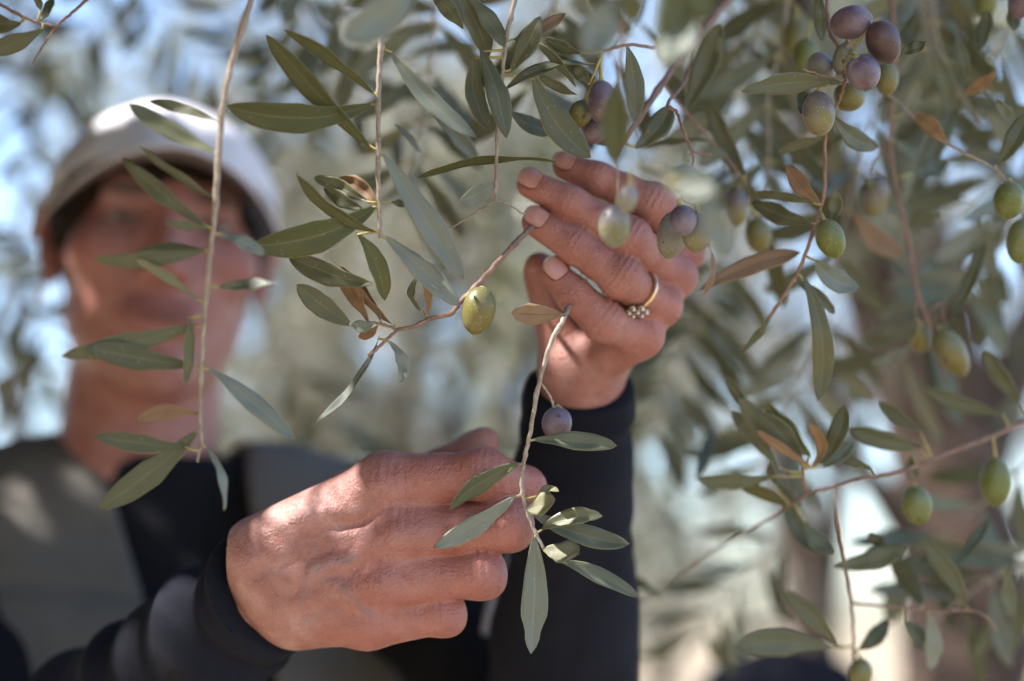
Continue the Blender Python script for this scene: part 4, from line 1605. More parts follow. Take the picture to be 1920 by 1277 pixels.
def olive(label, px, py, d, w_, l_, ang, kind, att=None, tilt=0.0, wrinkle=0.0):
    """px,py centre; w_, l_ apparent size in photo px; ang: stalk end leans this many degrees clockwise from straight up"""
    sc = d / FPX
    a, b = w_ * sc / 2, l_ * sc / 2
    nu, nv = 22, 16
    V, F = [], []
    ph = random.uniform(0, 6)
    for j in range(nv + 1):
        th = math.pi * j / nv
        z = math.cos(th)
        rr = math.sin(th) * (1 + .05 * z)
        if j == nv:
            z -= .035
        if j == 0:
            z -= .03
        for i in range(nu):
            p_ = 2 * math.pi * i / nu
            f = 1 + .012 * math.sin(2 * p_ + ph) + .01 * math.sin(3 * p_ + z * 4 + ph)
            if wrinkle:
                f += wrinkle * (math.sin(p_ * 4 + z * 5 + ph) * .5 + math.sin(p_ * 7 - z * 6) * .35)
            V.append((a * rr * math.cos(p_) * f, a * rr * math.sin(p_) * f, b * z))
    for j in range(nv):
        for i in range(nu):
            F.append((j * nu + i, (j + 1) * nu + i, (j + 1) * nu + (i + 1) % nu, j * nu + (i + 1) % nu))
    me = fastmesh('olive', np.array(V), np.array(F))
    # the top dips in where the stalk enters: local z is the stalk end
    o = link('olive', me, None, [OLM[kind]])
    up_c = Vector((math.sin(R(ang)), math.cos(R(ang)), math.sin(R(tilt)))).normalized()
    rt = Vector((math.cos(R(ang)), -math.sin(R(ang)), 0)).normalized()
    fw = rt.cross(up_c)
    M3 = Matrix((rt, fw * -1 if False else up_c.cross(rt), up_c)).transposed()
    o.matrix_world = Matrix.Translation(P(px, py, d)) @ (CM.to_3x3() @ M3).to_4x4()
    tag(o, label, 'olive', OLG)
    top = o.matrix_world @ Vector((0, 0, b * .95))
    if att is None:
        att = (px + math.sin(R(ang)) * l_ * .95 + random.uniform(-6, 6), py - math.cos(R(ang)) * l_ * .95 - 6, d + .002)
    e = P(*att)
    mid = (top + e) / 2 + (CM.to_3x3() @ up_c) * .0012
    pts = [np.array(tuple(top) + (.00105,)), np.array(tuple(mid) + (.0007,)), np.array(tuple(e) + (.0008,))]
    V, F = tube_geo([tuple(q) for q in spline(pts, 5)], 7)
    mb = MB().add(V, F)
    # little calyx cap
    cV, cF = tube_geo([tuple(top - (CM.to_3x3() @ up_c) * .0006) + (.0019,), tuple(top + (CM.to_3x3() @ up_c) * .0006) + (.0015,)], 9)
    mb.add(cV, cF)
    me = mesh('stalk', mb.V, mb.F)
    s = bpy.data.objects.new('stalk', me)
    COL.objects.link(s)
    me.materials.append(M_STALK)
    s.parent = o
    s.matrix_local = o.matrix_world.inverted()
    return o


# --- A: long twig hanging in front of the face
A = Branch('long pale twig with paired leaves hanging down in front of the face',
           [([(520, -260, .66), (490, -90, .645), (470, 0, .64), (440, 100, .64), (420, 190, .64), (410, 290, .64), (404, 390, .642), (394, 480, .645), (385, 570, .65), (378, 680, .655), (376, 780, .66), (378, 832, .66)], 2.1, 1.1),
            ([(378, 832, .66), (374, 846, .66), (370, 866, .661)], 1.0, .6)])
A.leaves([(408, 287, 241, 194, 34, 6, 't'), (411, 227, 279, 188, 22, -3, 't'), (383, 421, 230, 297, 32, 6, 't', 20), (408, 376, 262, 277, 15, 3, 't', 60),
          (393, 427, 309, 416, 18, 2, 't'), (390, 467, 172, 486, 32, 10, 't', 15), (388, 470, 250, 478, 24, -8, 't', 25), (370, 563, 253, 486, 19, -5, 'u', 30, -12),
          (409, 539, 519, 532, 24, -2, 's', 30, -15, dict(twist=1.2)), (371, 608, 116, 668, 42, 6, 't', 15), (361, 686, 162, 650, 45, 4, 't', 12, -14),
          (354, 592, 348, 724, 22, 3, 't', 40), (388, 688, 553, 824, 36, -4, 's', 20), (374, 777, 256, 789, 28, -10, 'b', 18), (352, 838, 176, 816, 35, 5, 't', 12, -8),
          (372, 806, 184, 954, 50, 8, 't', 10), (386, 835, 420, 957, 17, 13, 's', 35, -10, dict(twist=.9)), (412, 438, 497, 479, 25, -5, 's', 25)])

# --- B: straight shiny twig, centre left
B = Branch('straight grey twig with broad leaves, just beside the cap and face',
           [([(730, -250, .70), (722, -80, .69), (717, 40, .685), (712, 130, .683), (709, 190, .683), (710, 260, .683), (709, 320, .684), (712, 400, .685), (713, 446, .686)], 1.75, 1.2)])
B.leaves([(703, 194, 423, 198, 54, 26, 'y', 10, -18, dict(fold=.3)), (698, 279, 499, 66, 37, -6, 'y', 35, -20), (704, 177, 534, 56, 22, -5, 'y', 40, -10),
          (730, 93, 894, 258, 37, -12, 's', 12, -4, dict(twist=.8)), (717, 287, 870, 525, 50, 2, 's', 15, 2, dict(fold=.32)), (722, 443, 862, 574, 42, -2, 's', 18, 4),
          (705, 386, 470, 460, 60, 22, 'y', 12, -16), (711, 437, 555, 325, 24, 18, 'y', 45, -22), (690, 379, 588, 333, 28, -4, 't', 20, 10), (684, 394, 608, 353, 28, 4, 't', 20, 14),
          (706, 381, 636, 334, 36, -6, 'b', 22, 8), (668, 436, 722, 565, 36, 14, 'y', 25, 10, dict(fold=.4)), (700, 532, 540, 479, 44, 10, 't', 20, 12), (733, 378, 762, 384, 14, 0, 't')])

# --- C: reddish twig pinched by the finger tips
C = Branch('thin reddish twig running from the fingertips to a tuft of small leaves',
           [([(1050, 380, .768), (1010, 415, .742), (984, 438, .722), (944, 480, .712), (898, 531, .704), (865, 564, .70), (845, 588, .70), (806, 598, .70), (776, 612, .70), (746, 618, .70)], 1.9, 1.1),
            ([(746, 618, .70), (730, 632, .699), (704, 656, .698), (690, 668, .697)], .8, 1.1),
            ([(746, 618, .70), (715, 608, .70), (688, 604, .70), (662, 611, .70)], .9, .5),
            ([(801, 600, .70), (798, 591, .70), (792, 583, .70)], .6, .4)], M_RED)
C.leaves([(661, 611, 556, 533, 44, 4, 't', 12, -4), (690, 604, 625, 505, 30, 6, 'b', 40, 6), (742, 612, 661, 528, 13, -6, 'b', 55), (716, 606, 640, 500, 12, 10, 'b', 50, 10),
          (790, 582, 784, 520, 13, -16, 't', 45), (800, 591, 795, 526, 14, 6, 'b', 20), (712, 630, 581, 800, 13, 16, 's', -50, -12, dict(fold=.3)),
          (729, 640, 750, 720, 24, 15, 's', 22, -6, dict(fold=.5)), (700, 606, 656, 612, 26, 3, 'u', -25, -12, dict(twist=-1.0)), (708, 611, 672, 634, 20, 3, 'b', 25)])
olive('plump brownish green olive hanging under the middle of the reddish twig', 897, 582, .70, 62, 91, 12, 'y', (868, 560, .70))

# --- D: sprig held by the lower hand
D = Branch('pale twig with pointed leaves held up between the raised hand and the lower fist',
           [([(1075, 560, .752), (1062, 585, .72), (1054, 604, .705), (1033, 643, .70), (1010, 722, .70), (994, 812, .70), (984, 858, .70), (978, 902, .70), (983, 942, .70), (998, 985, .70), (1020, 1030, .70)], 1.55, .95),
            ([(1012, 716, .70), (1023, 730, .702), (1032, 745, .71), (1040, 767, .718)], .6, .7)])
D.leaves([(1053, 588, 959, 586, 41, 3, 'b', 8, -6, dict(fold=.15)), (999, 824, 1157, 836, 34, -4, 't', 20, 4), (976, 868, 843, 954, 36, -8, 't', 18, 3, dict(lobes=.15, twist=.6)),
          (967, 929, 811, 1027, 38, 8, 's', 12, -3), (1013, 994, 1130, 968, 33, -12, 't', 18, -6, dict(fold=.4)), (996, 962, 1180, 1020, 40, 9, 't', 14, 8),
          (1038, 1046, 1200, 1120, 30, -6, 't', 22, 6), (1001, 1003, 995, 1226, 52, 5, 's', 8, 0, dict(lobes=.22, fold=.25)),
          (986, 954, 1040, 934, 42, 2, 'u', 30, -14, dict(fold=.3, twist=.5)), (1008, 930, 1048, 921, 18, -8, 'u', 30, -6, dict(twist=1.2)), (1020, 1030, 1086, 1037, 44, 0, 'u', 30, -16, dict(fold=.3))])  # pale kind puts sun glints into the colour of these three leaves
olive('violet grey olive on the held twig, over the black sleeve', 1044, 795, .718, 57, 66, 8, 'p', (1040, 766, .718))

# --- E: twig from the top centre
E = Branch('twig with dark hanging leaves dropping from the top edge to the raised fingertips',
           [([(985, -240, .72), (972, -80, .705), (965, 0, .70), (950, 68, .70), (942, 139, .70), (933, 241, .702), (931, 327, .705), (929, 376, .708)], 1.5, 1.0),
            ([(929, 376, .708), (890, 400, .712), (856, 421, .716), (800, 450, .72)], .6, .35), ([(929, 376, .708), (955, 384, .715), (985, 404, .725)], .6, .4)])
E.leaves([(868, 54, 812, -8, 30, 4, 't', 20), (845, -40, 917, 108, 44, 8, 't', 18, 6), (876, -10, 946, 88, 32, 6, 't', 22), (889, 104, 920, 245, 38, -14, 't', 25, 8),
          (900, 92, 949, 260, 42, 8, 't', 15, -6), (957, 133, 1013, 30, 42, 2, 't', 15, -5), (960, 75, 1061, 24, 24, 5, 'b', 22, 10), (945, 170, 1120, 121, 24, -22, 't', 40, 0, dict(twist=1.8)),
          (1000, 143, 1108, 296, 54, -14, 't', 15, 8), (955, 208, 1042, 246, 34, 8, 't', 20, 40), (1042, 303, 782, 334, 14, -18, 'y', 62, 6), (933, 340, 863, 378, 34, 4, 's', 15, -4),
          (812, 212, 897, 302, 34, -4, 't', 20, 90), (738, 232, 788, 286, 14, -4, 't', 30, 80)])

# --- F: fruiting cluster over the raised hand and the slanting stem behind
Fb = Branch('slanting pinkish stem behind the olives above the raised hand',
            [([(1540, -180, .86), (1440, -60, .83), (1366, 0, .80), (1303, 76, .775), (1243, 155, .75), (1196, 226, .735), (1150, 290, .735)], 3.0, 1.7),
             ([(1303, 76, .775), (1285, 150, .76), (1252, 194, .71), (1268, 209, .70), (1278, 236, .695), (1293, 273, .69), (1298, 283, .69)], 1.1, .75),
             ([(1298, 283, .69), (1290, 292, .689), (1286, 302, .688)], .6, .75), ([(1298, 283, .69), (1300, 298, .689), (1297, 317, .688)], .6, .7), ([(1298, 283, .69), (1315, 288, .691), (1334, 290, .692)], .55, .75),
             ([(1303, 76, .775), (1240, 90, .74), (1180, 84, .705), (1130, 96, .70)], 1.2, .8),
             ([(1243, 155, .75), (1290, 215, .77), (1340, 270, .78), (1398, 342, .785)], 1.0, .8)], M_RED)
Fb.leaves([(1175, 84, 1189, 230, 38, 8, 't', 12, 2), (1284, 209, 1349, 43, 48, 4, 't', 14, -4, dict(fold=.4)), (1282, 205, 1246, 142, 33, 6, 't', 15, 3), (1190, 278, 1257, 197, 42, 8, 't', 15, 5),
           (1330, 262, 1200, 277, 13, -5, 't', 62, 4), (1340, 268, 1374, 328, 13, 3, 't', 60, 4), (1400, 330, 1330, 190, 35, -8, 't', 15, 6), (1080, 162, 1008, 80, 17, 3, 't', 40, 0),
           (1090, 100, 1024, 72, 22, 3, 't', 30, 0), (1105, 160, 1072, 124, 26, 3, 't', 22, 0), (1082, 178, 1010, 140, 20, 3, 't', 32, 0), (1160, 270, 1090, 225, 36, 6, 't', 20, 10)])
olive('violet and green olive above the raised index finger, foremost of its bunch', 1130, 193, .705, 56, 84, -4, 'p', (1126, 106, .70))
olive('yellowish olive half hidden behind the violet olive above the index finger', 1088, 214, .716, 44, 54, 20, 'y', (1116, 150, .705))
olive('small dull purple olive lowest of the bunch touching the index finger', 1116, 246, .722, 46, 48, 10, 'p', (1120, 205, .712))

# --- near blurred leaves at the top
G = Branch('blurred leafy twig close to the lens along the top edge',
           [([(1330, -200, .50), (1262, -90, .515), (1215, -30, .53), (1178, 10, .54), (1165, 90, .565), (1160, 160, .59)], 1.4, .8),
            ([(1215, -30, .53), (1250, -30, .52), (1290, -10, .515)], .9, .6), ([(1160, 160, .59), (1152, 240, .61), (1158, 330, .645), (1155, 385, .655)], .7, .55),
            ([(1160, 160, .59), (1190, 240, .56), (1215, 310, .52), (1260, 335, .505)], .7, .6)])
G.leaves([(1172, -10, 1105, 108, 66, -10, 's', 15, -6), (1180, -30, 1185, 42, 40, 4, 'y', 25, 5), (1290, -60, 1240, 70, 70, 10, 'y', 15, -4), (1300, 30, 1240, 118, 58, 4, 's', -30, -10, dict(twist=-.5)),
          (1160, 150, 1158, 308, 56, -6, 'y', 18, 10, dict(fold=.5)), (1330, -30, 1310, 40, 40, 0, 'y', 20), (1100, 40, 1080, -20, 36, 0, 's', 20), (1195, 318, 1335, 338, 44, 4, 's', 20, -5),
          (1300, 352, 1362, 486, 52, 10, 's', 20, 6), (1252, 352, 1345, 358, 34, 0, 's', 45, -8)])
M1 = Branch('broad grey green leaf blurred close to the lens above the cap twig', [([(840, -190, .54), (810, -90, .55), (785, -40, .555)], 1.0, .7)])
M1.leaves([(785, -40, 638, 74, 74, 14, 's', 14, -14, dict(fold=.35)), (800, -70, 650, 16, 40, -4, 'y', 25, 10)])

# --- olives in front of the raised hand
olive('pale violet and yellow olive with a bright rim in front of the middle finger', 1152, 424, .655, 62, 82, 6, 'l', (1157, 338, .65))
olive('small pale olive blurred in front, nearest to the lens before the hand', 1176, 374, .60, 38, 56, 12, 'l', (1180, 322, .60))
olive('small dark violet olive in front, darkest of the bunch beside the hand', 1281, 413, .672, 49, 58, -12, 'p', (1270, 372, .672))
olive('speckled yellow green olive with a violet shoulder under the dark violet one', 1307, 435, .682, 60, 77, 6, 't', (1302, 384, .678))
olive('grey green olive left of the dark violet one, touching the knuckles', 1261, 440, .70, 58, 92, 12, 'l', (1276, 372, .69))
olive('blurred grey olive at the top of the bunch beside the hand', 1283, 335, .62, 56, 58, 5, 'l', (1290, 285, .65))
H0 = Branch('short bunch stalk with a curled dry leaf beside the knuckles', [([(1292, 300, .688), (1285, 340, .684), (1280, 372, .68), (1302, 386, .679)], .8, .6), ([(1302, 386, .679), (1325, 430, .68), (1330, 462, .682)], .6, .5)])
H0.leaves([(1329, 460, 1318, 556, 11, 12, 'b', 55, 2)])

# --- H: right hand side, sharp olives top right
H = Branch('fruiting twig with violet olives hanging from the top edge at the right',
           [([(1560, -230, .76), (1552, -60, .735), (1551, 0, .725), (1556, 60, .718), (1575, 95, .712), (1585, 150, .708)], 1.5, .9),
            ([(1585, 150, .708), (1572, 190, .708), (1552, 235, .712), (1547, 263, .72), (1546, 353, .725), (1534, 406, .728), (1521, 446, .73), (1500, 502, .735), (1470, 553, .74), (1440, 600, .742)], 1.0, 1.1),
            ([(1585, 150, .708), (1545, 142, .70), (1502, 129, .695)], .5, .4)], M_RED)
H.leaves([(1580, 155, 1390, 172, 38, -8, 't', 12, -6), (1550, 258, 1457, 287, 18, -3, 't', 30, 10), (1562, 215, 1646, 276, 37, 12, 't', 15, 40), (1685, 98, 1737, 80, 25, 2, 't', 20), (1532, -20, 1541, 78, 27, 2, 't', 20, 10),
          (1539, 384, 1476, 308, 33, -6, 'b', 20, 5), (1556, 420, 1567, 358, 27, 4, 't', 15), (1310, 545, 1502, 473, 38, -10, 'b', 22, 6), (1521, 417, 1408, 378, 36, 6, 't', 20, 20), (1528, 381, 1408, 364, 18, -4, 't', 30, 20),
          (1528, 486, 1611, 538, 46, 12, 's', 15, 10), (1452, 580, 1390, 660, 14, 5, 't', 40), (1506, 518, 1533, 752, 40, 22, 't', 12, 4), (1490, 525, 1566, 588, 24, -4, 't', 20, 15), (1500, 215, 1510, 170, 24, 0, 't')])
olive('grey violet olive lying sideways, topmost of the top right bunch', 1595, 42, .705, 62, 80, 78, 'p', (1578, 100, .71), 20)
olive('wrinkled dark brown olive with a pale scratch at the top right', 1657, 79, .70, 64, 84, -24, 'd', (1596, 100, .709), 10, .035)
olive('slim pale violet olive behind the others of the top right bunch', 1582, 112, .712, 42, 62, 10, 'l', (1588, 78, .714))
olive('pale violet olive with a sunlit spot, lowest of the top right bunch', 1619, 136, .695, 63, 70, -30, 'p', (1590, 105, .705), 25)
olive('dull grey olive just left of the sunlit violet one', 1539, 128, .722, 62, 52, 60, 'l', (1580, 115, .715))
olive('bright green blurred olive left of the violet bunch', 1510, 106, .80, 50, 70, 8, 'g', (1520, 40, .80))
olive('yellow green olive blurred behind the bright green one', 1492, 74, .86, 50, 74, 0, 'y', (1496, 10, .86))
olive('olive yellow fruit hidden under the lowest violet olive', 1592, 182, .735, 60, 54, 30, 'y', (1580, 145, .725))
olive('yellow blurred olive behind the scratched brown olive', 1662, 148, .76, 46, 62, 0, 'y', (1660, 100, .755))
olive('large grey green olive with a bright top, under the long leaf at upper right', 1535, 213, .708, 62, 84, -6, 't', (1556, 160, .708))
olive('bright green olive hanging where the reddish twig bends, sharpest on the right', 1557, 448, .722, 55, 76, -18, 'g', (1538, 398, .727))
olive('two toned grey and yellow olive blurred behind the brown leaf', 1380, 388, .81, 44, 76, 0, 't', (1398, 342, .785))
olive('yellow brown olive low behind the two toned one', 1422, 441, .83, 50, 68, -5, 'y', (1404, 385, .81))

# --- I: long reddish stem down the right side
I = Branch('long reddish stem hanging down the right side with scattered leaves',
           [([(1660, -220, .86), (1668, -60, .83), (1675, 60, .82), (1672, 188, .82), (1668, 274, .82), (1684, 372, .82), (1703, 450, .82), (1718, 540, .82), (1735, 590, .82), (1752, 640, .82), (1772, 720, .82)], 1.9, .9),
            ([(1668, 274, .82), (1640, 300, .82), (1632, 325, .82)], .7, .6), ([(1718, 540, .82), (1718, 590, .82), (1724, 612, .82)], .6, .5), ([(1735, 590, .82), (1765, 570, .82), (1771, 613, .82)], .6, .5)], M_RED)
I.leaves([(1740, 90, 1780, 212, 36, 12, 't', 20, 10), (1602, 400, 1694, 478, 42, 10, 'b', 20, 15), (1711, 326, 1775, 298, 36, 6, 't', 15, 10), (1771, 613, 1846, 452, 26, 6, 't', 25, 5), (1708, 650, 1632, 682, 20, 4, 's', 30, 5),
          (1672, 200, 1645, 130, 24, 4, 't'), (1690, 220, 1722, 150, 24, 4, 'u'), (1676, 262, 1740, 300, 22, 4, 't'), (1690, 390, 1625, 330, 24, 6, 't'), (1700, 420, 1768, 400, 24, 4, 't'), (1684, 110, 1725, 20, 26, 4, 't'), (1668, 60, 1610, 130, 24, 3, 't')])
olive('grey green blurred olive in the middle of the right side stem', 1641, 367, .82, 52, 78, 8, 't', (1632, 324, .82))
olive('long tilted olive brown fruit at the end of the right side stem', 1784, 661, .815, 55, 100, -28, 'y', (1762, 612, .82))
olive('small green olive beside the long tilted fruit', 1726, 636, .825, 38, 52, 4, 'y', (1718, 600, .82))

J1 = Branch('thin twig with an orange dry leaf leading to the green olives at the right edge',
            [([(1600, 120, .79), (1680, 190, .775), (1740, 245, .76), (1800, 283, .75), (1864, 315, .745), (1890, 345, .742)], 1.0, .8), ([(1864, 315, .745), (1905, 370, .742), (1925, 405, .742)], .7, .6)])
J1.leaves([(1776, 270, 1714, 214, 31, 4, 'b', 20, 10), (1868, 311, 1925, 212, 38, 5, 't', 14, -4), (1867, 132, 1810, 177, 24, 4, 'b', 20, 20), (1868, 184, 1905, 232, 26, 3, 't', 20, 10), (1836, 96, 1850, 20, 30, 3, 't', 20), (1895, 4, 1902, 58, 26, 2, 't', 20), (1790, 60, 1812, 150, 24, 3, 't', 20)])
olive('round fresh green olive close to the right edge', 1891, 376, .742, 57, 72, 8, 'g', (1890, 338, .742))
olive('dark green olive cut by the right edge under the fresh green one', 1914, 452, .745, 52, 84, 8, 'g', (1926, 402, .742))
olive('dark violet olive cut by the top right corner', 1912, 6, .76, 44, 60, 0, 'p', (1912, -50, .76))
olive('green olive cut by the top edge near the right corner', 1848, 2, .84, 50, 66, 0, 'g', (1850, -60, .84))

# --- K: rosette and bottom right twigs
K = Branch('upright rosette of olive leaves with a long thin twig reaching left, lower right',
           [([(1990, 760, .81), (1907, 797, .80), (1840, 826, .795), (1770, 852, .79), (1700, 880, .785), (1643, 892, .782), (1564, 912, .78), (1515, 926, .785), (1440, 974, .82), (1331, 1037, .86), (1237, 1105, .90), (1200, 1130, .92)], 1.9, .55),
            ([(1515, 926, .78), (1508, 900, .775), (1508, 875, .77)], 1.2, 1.0),
            ([(1564, 912, .78), (1575, 1000, .79), (1586, 1060, .80), (1597, 1135, .805), (1601, 1212, .81), (1600, 1300, .81)], 1.3, .9),
            ([(1700, 880, .782), (1712, 895, .78), (1716, 912, .778)], .6, .5), ([(1600, 1131, .805), (1687, 1139, .80), (1762, 1146, .795), (1815, 1144, .79), (1845, 1154, .785), (1867, 1180, .785)], 1.0, .7)], M_RED)
K.leaves([(1400, 775, 1360, 706, 23, 2, 't'), (1500, 862, 1385, 745, 42, -6, 't', 14, -4), (1522, 856, 1438, 757, 40, -6, 'y', 16, -6), (1507, 868, 1423, 775, 44, 4, 't', 12, -10), (1520, 872, 1420, 806, 18, 4, 'b', 30, -10),
          (1520, 878, 1516, 794, 20, 22, 'b', 30, -12), (1536, 872, 1585, 757, 38, 8, 't', 15), (1540, 876, 1601, 826, 27, 4, 't', 20), (1462, 882, 1370, 770, 30, 4, 't', 22, 4), (1448, 893, 1308, 898, 30, 8, 't', 15),
          (1476, 948, 1380, 898, 27, 2, 'y', 22, -4), (1450, 908, 1441, 868, 20, 0, 't'), (1637, 878, 1577, 864, 20, -2, 't', 20), (1464, 948, 1540, 1040, 38, -2, 't', 15), (1508, 976, 1568, 1038, 34, -8, 't', 20),
          (1730, 840, 1593, 803, 37, 6, 't', 14), (1727, 808, 1646, 754, 30, 4, 't', 18), (1882, 775, 1732, 727, 32, 8, 't', 16), (1914, 756, 1845, 655, 34, -4, 't', 15, -6),
          (1567, 1062, 1698, 1026, 42, 6, 't', 12, -8), (1668, 1030, 1628, 998, 26, 2, 't', 22), (1573, 1212, 1469, 1108, 37, -4, 't', 14), (1562, 1214, 1378, 1212, 50, -8, 't', 12), (1608, 1218, 1662, 1160, 33, 8, 't', 16),
          (1730, 1133, 1668, 1047, 40, 4, 't', 20, 30), (1815, 1140, 1726, 1010, 37, 8, 't', 14), (1790, 1062, 1853, 973, 22, 2, 't', 30, 10), (1740, 1150, 1745, 1256, 34, 8, 's', 18), (1693, 1168, 1738, 1216, 36, 4, 't', 20, 10),
          (1890, 1060, 1898, 1160, 27, -3, 't', 20), (1305, 902, 1336, 798, 28, 3, 't', 20, 60), (1170, 1100, 1098, 1150, 44, 4, 'b', 20, 30), (1710, 850, 1712, 900, 26, 0, 't'), (1240, 1120, 1180, 1075, 16, 2, 't', 30)])
olive('dark green olive in front of the pale gap at lower right', 1719, 948, .778, 56, 76, -8, 'g', (1716, 912, .778))
olive('large yellow green olive hanging by the trunk near the right edge', 1867, 904, .80, 58, 92, 0, 'g', (1862, 820, .783))
olive('small orange yellow olive at the bottom edge by the vertical twig', 1614, 1262, .81, 44, 56, 0, 'y', (1602, 1222, .81))

# --- L: corner sprig at the top left
Lb = Branch('small leafy twig poking in at the top left corner',
            [([(-160, -60, .74), (-60, -20, .735), (0, 9, .73), (56, 37, .73), (104, 50, .73)], 1.2, .8), ([(200, -40, .73), (163, 0, .73), (130, 28, .73), (107, 48, .73), (82, 85, .73), (60, 118, .73)], 1.1, .5)], M_RED)
Lb.leaves([(80, 54, -30, 97, 34, 6, 't', 15), (74, 40, 98, -8, 17, 3, 't', 30), (76, 20, 64, -14, 15, 2, 't', 30), (40, 44, -40, 34, 36, 6, 't', 15, 6)])

# --- out-of-focus sprigs behind, at the sides of the picture
BK = [('dark blurred sprig against the bright sky just left of the ear', [(-120, 380, 1.5), (-20, 480, 1.5), (40, 570, 1.48), (95, 640, 1.45), (60, 720, 1.45)], 18),
      ('blurred sprig hanging in the sky gap above the left of the cap', [(240, -120, 1.4), (180, 20, 1.4), (120, 120, 1.42), (90, 220, 1.45)], 14),
      ('blurred leafy sprig low beside the picker shoulder at the left edge', [(-160, 560, 1.7), (-60, 660, 1.7), (20, 700, 1.7), (70, 780, 1.7)], 10),
      ('dark blurred sprig across the top behind the hanging twigs', [(240, -100, 1.3), (320, 40, 1.3), (400, 120, 1.32), (480, 230, 1.35)], 16),
      ('blurred sprig behind the straight grey twig', [(520, -120, 1.15), (580, 30, 1.15), (640, 150, 1.15), (790, 240, 1.12), (800, 330, 1.12)], 18),
      ('blurred leafy sprig straight behind the top right violet bunch', [(1700, -120, 1.05), (1740, 60, 1.05), (1760, 200, 1.05), (1800, 330, 1.06)], 18),
      ('blurred sprig behind the raised knuckles', [(1340, -100, 1.0), (1390, 120, 1.0), (1400, 300, 1.0), (1330, 560, .98), (1300, 640, .98)], 18),
      ('blurred sprig hanging between the cuff and the rosette', [(1260, 480, 1.1), (1270, 620, 1.1), (1240, 760, 1.1), (1200, 830, 1.1)], 12),
      ('blurred sprig behind the olive brown fruit at the right edge', [(1960, 300, .95), (1900, 430, .95), (1830, 520, .95), (1790, 580, .95)], 12),
      ('blurred sprig low behind the fist and face', [(520, 640, 1.5), (600, 760, 1.5), (640, 830, 1.5), (700, 880, 1.5)], 12),
      ('blurred sprig in the bottom right corner', [(2000, 1000, .92), (1920, 1060, .92), (1850, 1090, .92), (1720, 1190, .92)], 10)]
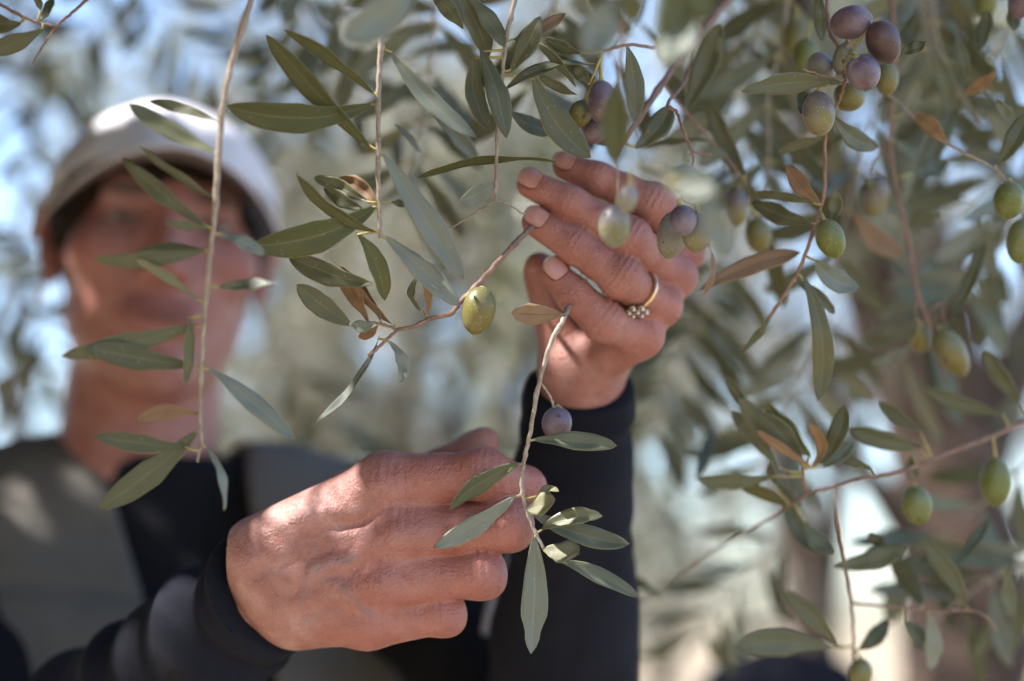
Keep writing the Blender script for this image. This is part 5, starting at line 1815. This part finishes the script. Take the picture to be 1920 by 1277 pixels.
BK += [('blurred twig crossing behind the top of the shiny straight twig', [(560, -140, .95), (620, -20, .95), (690, 70, .95), (780, 130, .95)], 14),
       ('soft dark sprig hanging between the shiny twig and the fingertip twig', [(800, -140, .9), (815, 20, .9), (800, 170, .9), (770, 300, .9), (740, 420, .9)], 20),
       ('soft sprig with crossing leaves behind the dark top centre leaves', [(1060, -140, .88), (1040, 0, .88), (1010, 120, .88), (990, 230, .88)], 16),
       ('soft sprig fanning out behind the violet olive above the index finger', [(1230, -140, .9), (1200, 20, .9), (1120, 120, .9), (1050, 180, .9)], 16),
       ('soft dark sprig just right of the slanting pinkish stem', [(1460, -140, .95), (1420, 60, .95), (1370, 200, .95), (1350, 330, .95)], 18),
       ('soft sprig between the slanting stem and the violet bunch', [(1480, -120, .86), (1470, 60, .86), (1440, 180, .86), (1440, 320, .86), (1400, 420, .86)], 18),
       ('soft sprig behind the hanging bright green olive at right centre', [(1660, 150, .92), (1610, 300, .92), (1580, 430, .92), (1540, 560, .92)], 16),
       ('soft sprig right of the violet bunch under the top edge', [(1760, -140, .88), (1750, 20, .88), (1780, 140, .88), (1840, 230, .88)], 16),
       ('soft sprig in the top right corner', [(1960, -120, .9), (1900, 30, .9), (1860, 120, .9), (1830, 240, .9)], 16),
       ('soft sprig along the upper right edge', [(1990, 160, .95), (1930, 260, .95), (1850, 350, .95), (1770, 420, .95)], 16),
       ('soft sprig behind the tilted olive brown fruit', [(1840, 400, 1.0), (1800, 520, 1.0), (1740, 610, 1.0), (1660, 700, 1.0)], 14),
       ('soft sprig hanging behind the rosette leaves', [(1560, 560, 1.05), (1520, 680, 1.05), (1460, 800, 1.05), (1420, 900, 1.05)], 14),
       ('soft sprig low behind the two bottom right twigs', [(1960, 840, .98), (1860, 930, .98), (1760, 1010, .98), (1650, 1090, .98)], 14),
       ('soft sprig low in the gap left of the bottom vertical twig', [(1500, 980, 1.15), (1420, 1060, 1.15), (1340, 1150, 1.15), (1290, 1230, 1.15)], 10),
       ('soft sprig behind the raised wrist', [(1330, 420, 1.2), (1310, 560, 1.2), (1260, 680, 1.2), (1230, 790, 1.2)], 12),
       ('dark soft sprig near the brim of the cap', [(560, -120, 1.35), (560, 40, 1.35), (530, 150, 1.35), (560, 290, 1.35)], 16),
       ('dark soft sprig in the sky at the far upper left', [(60, -120, 1.6), (40, 60, 1.6), (20, 200, 1.6), (50, 330, 1.6)], 14),
       ('faint sprig behind the ripe olive on the middle twig', [(860, 330, 1.6), (900, 460, 1.6), (860, 600, 1.6), (800, 720, 1.6)], 14)]
for k_, (lab, pts, n) in enumerate(BK):
    if k_ >= 11 and pts[1][2] < 1.0:
        n = int(n * .55)
    Branch(lab, [(pts, 1.5, .7)]).spray(n, .052, 'tttsu')

# --- a dark bag on the far side, cut by the bottom edge
q = P(1470, 1375, 2.1)
mb = MB()
V, Fc = [], []
for j in range(13):
    th = j / 12
    z = th * .30
    rr = .135 * (1 - .1 * math.sin(th * 9)) * (1 if th < .7 else math.sqrt(max(0, 1 - ((th - .7) / .3) ** 2)) * .93 + .07)
    for i in range(22):
        a = 2 * math.pi * i / 22
        r2 = rr * (1 + .05 * math.sin(3 * a + th * 4) + .02 * math.sin(9 * a))
        V.append((q.x + math.cos(a) * r2, q.y + math.sin(a) * r2 * .8, q.z - .18 + z))
for j in range(12):
    for i in range(22):
        Fc.append((j * 22 + i, j * 22 + (i + 1) % 22, j * 22 + 22 + (i + 1) % 22, j * 22 + 22 + i))
Fc.append(tuple(reversed(range(22))))
bag = empty('bag', (q.x, q.y, q.z - .18), 'dark rounded bag at the bottom edge beneath the leaves', 'bag')
MB().add(V, Fc).build('sack', [M_BAG], bag)
V, Fc = tube_geo([(q.x + math.cos(t) * .07, q.y, q.z + .10 + math.sin(t) * .05, .007) for t in np.linspace(0, math.pi, 15)], 8)
MB().add(V, Fc).build('handle', [M_BAG], bag)
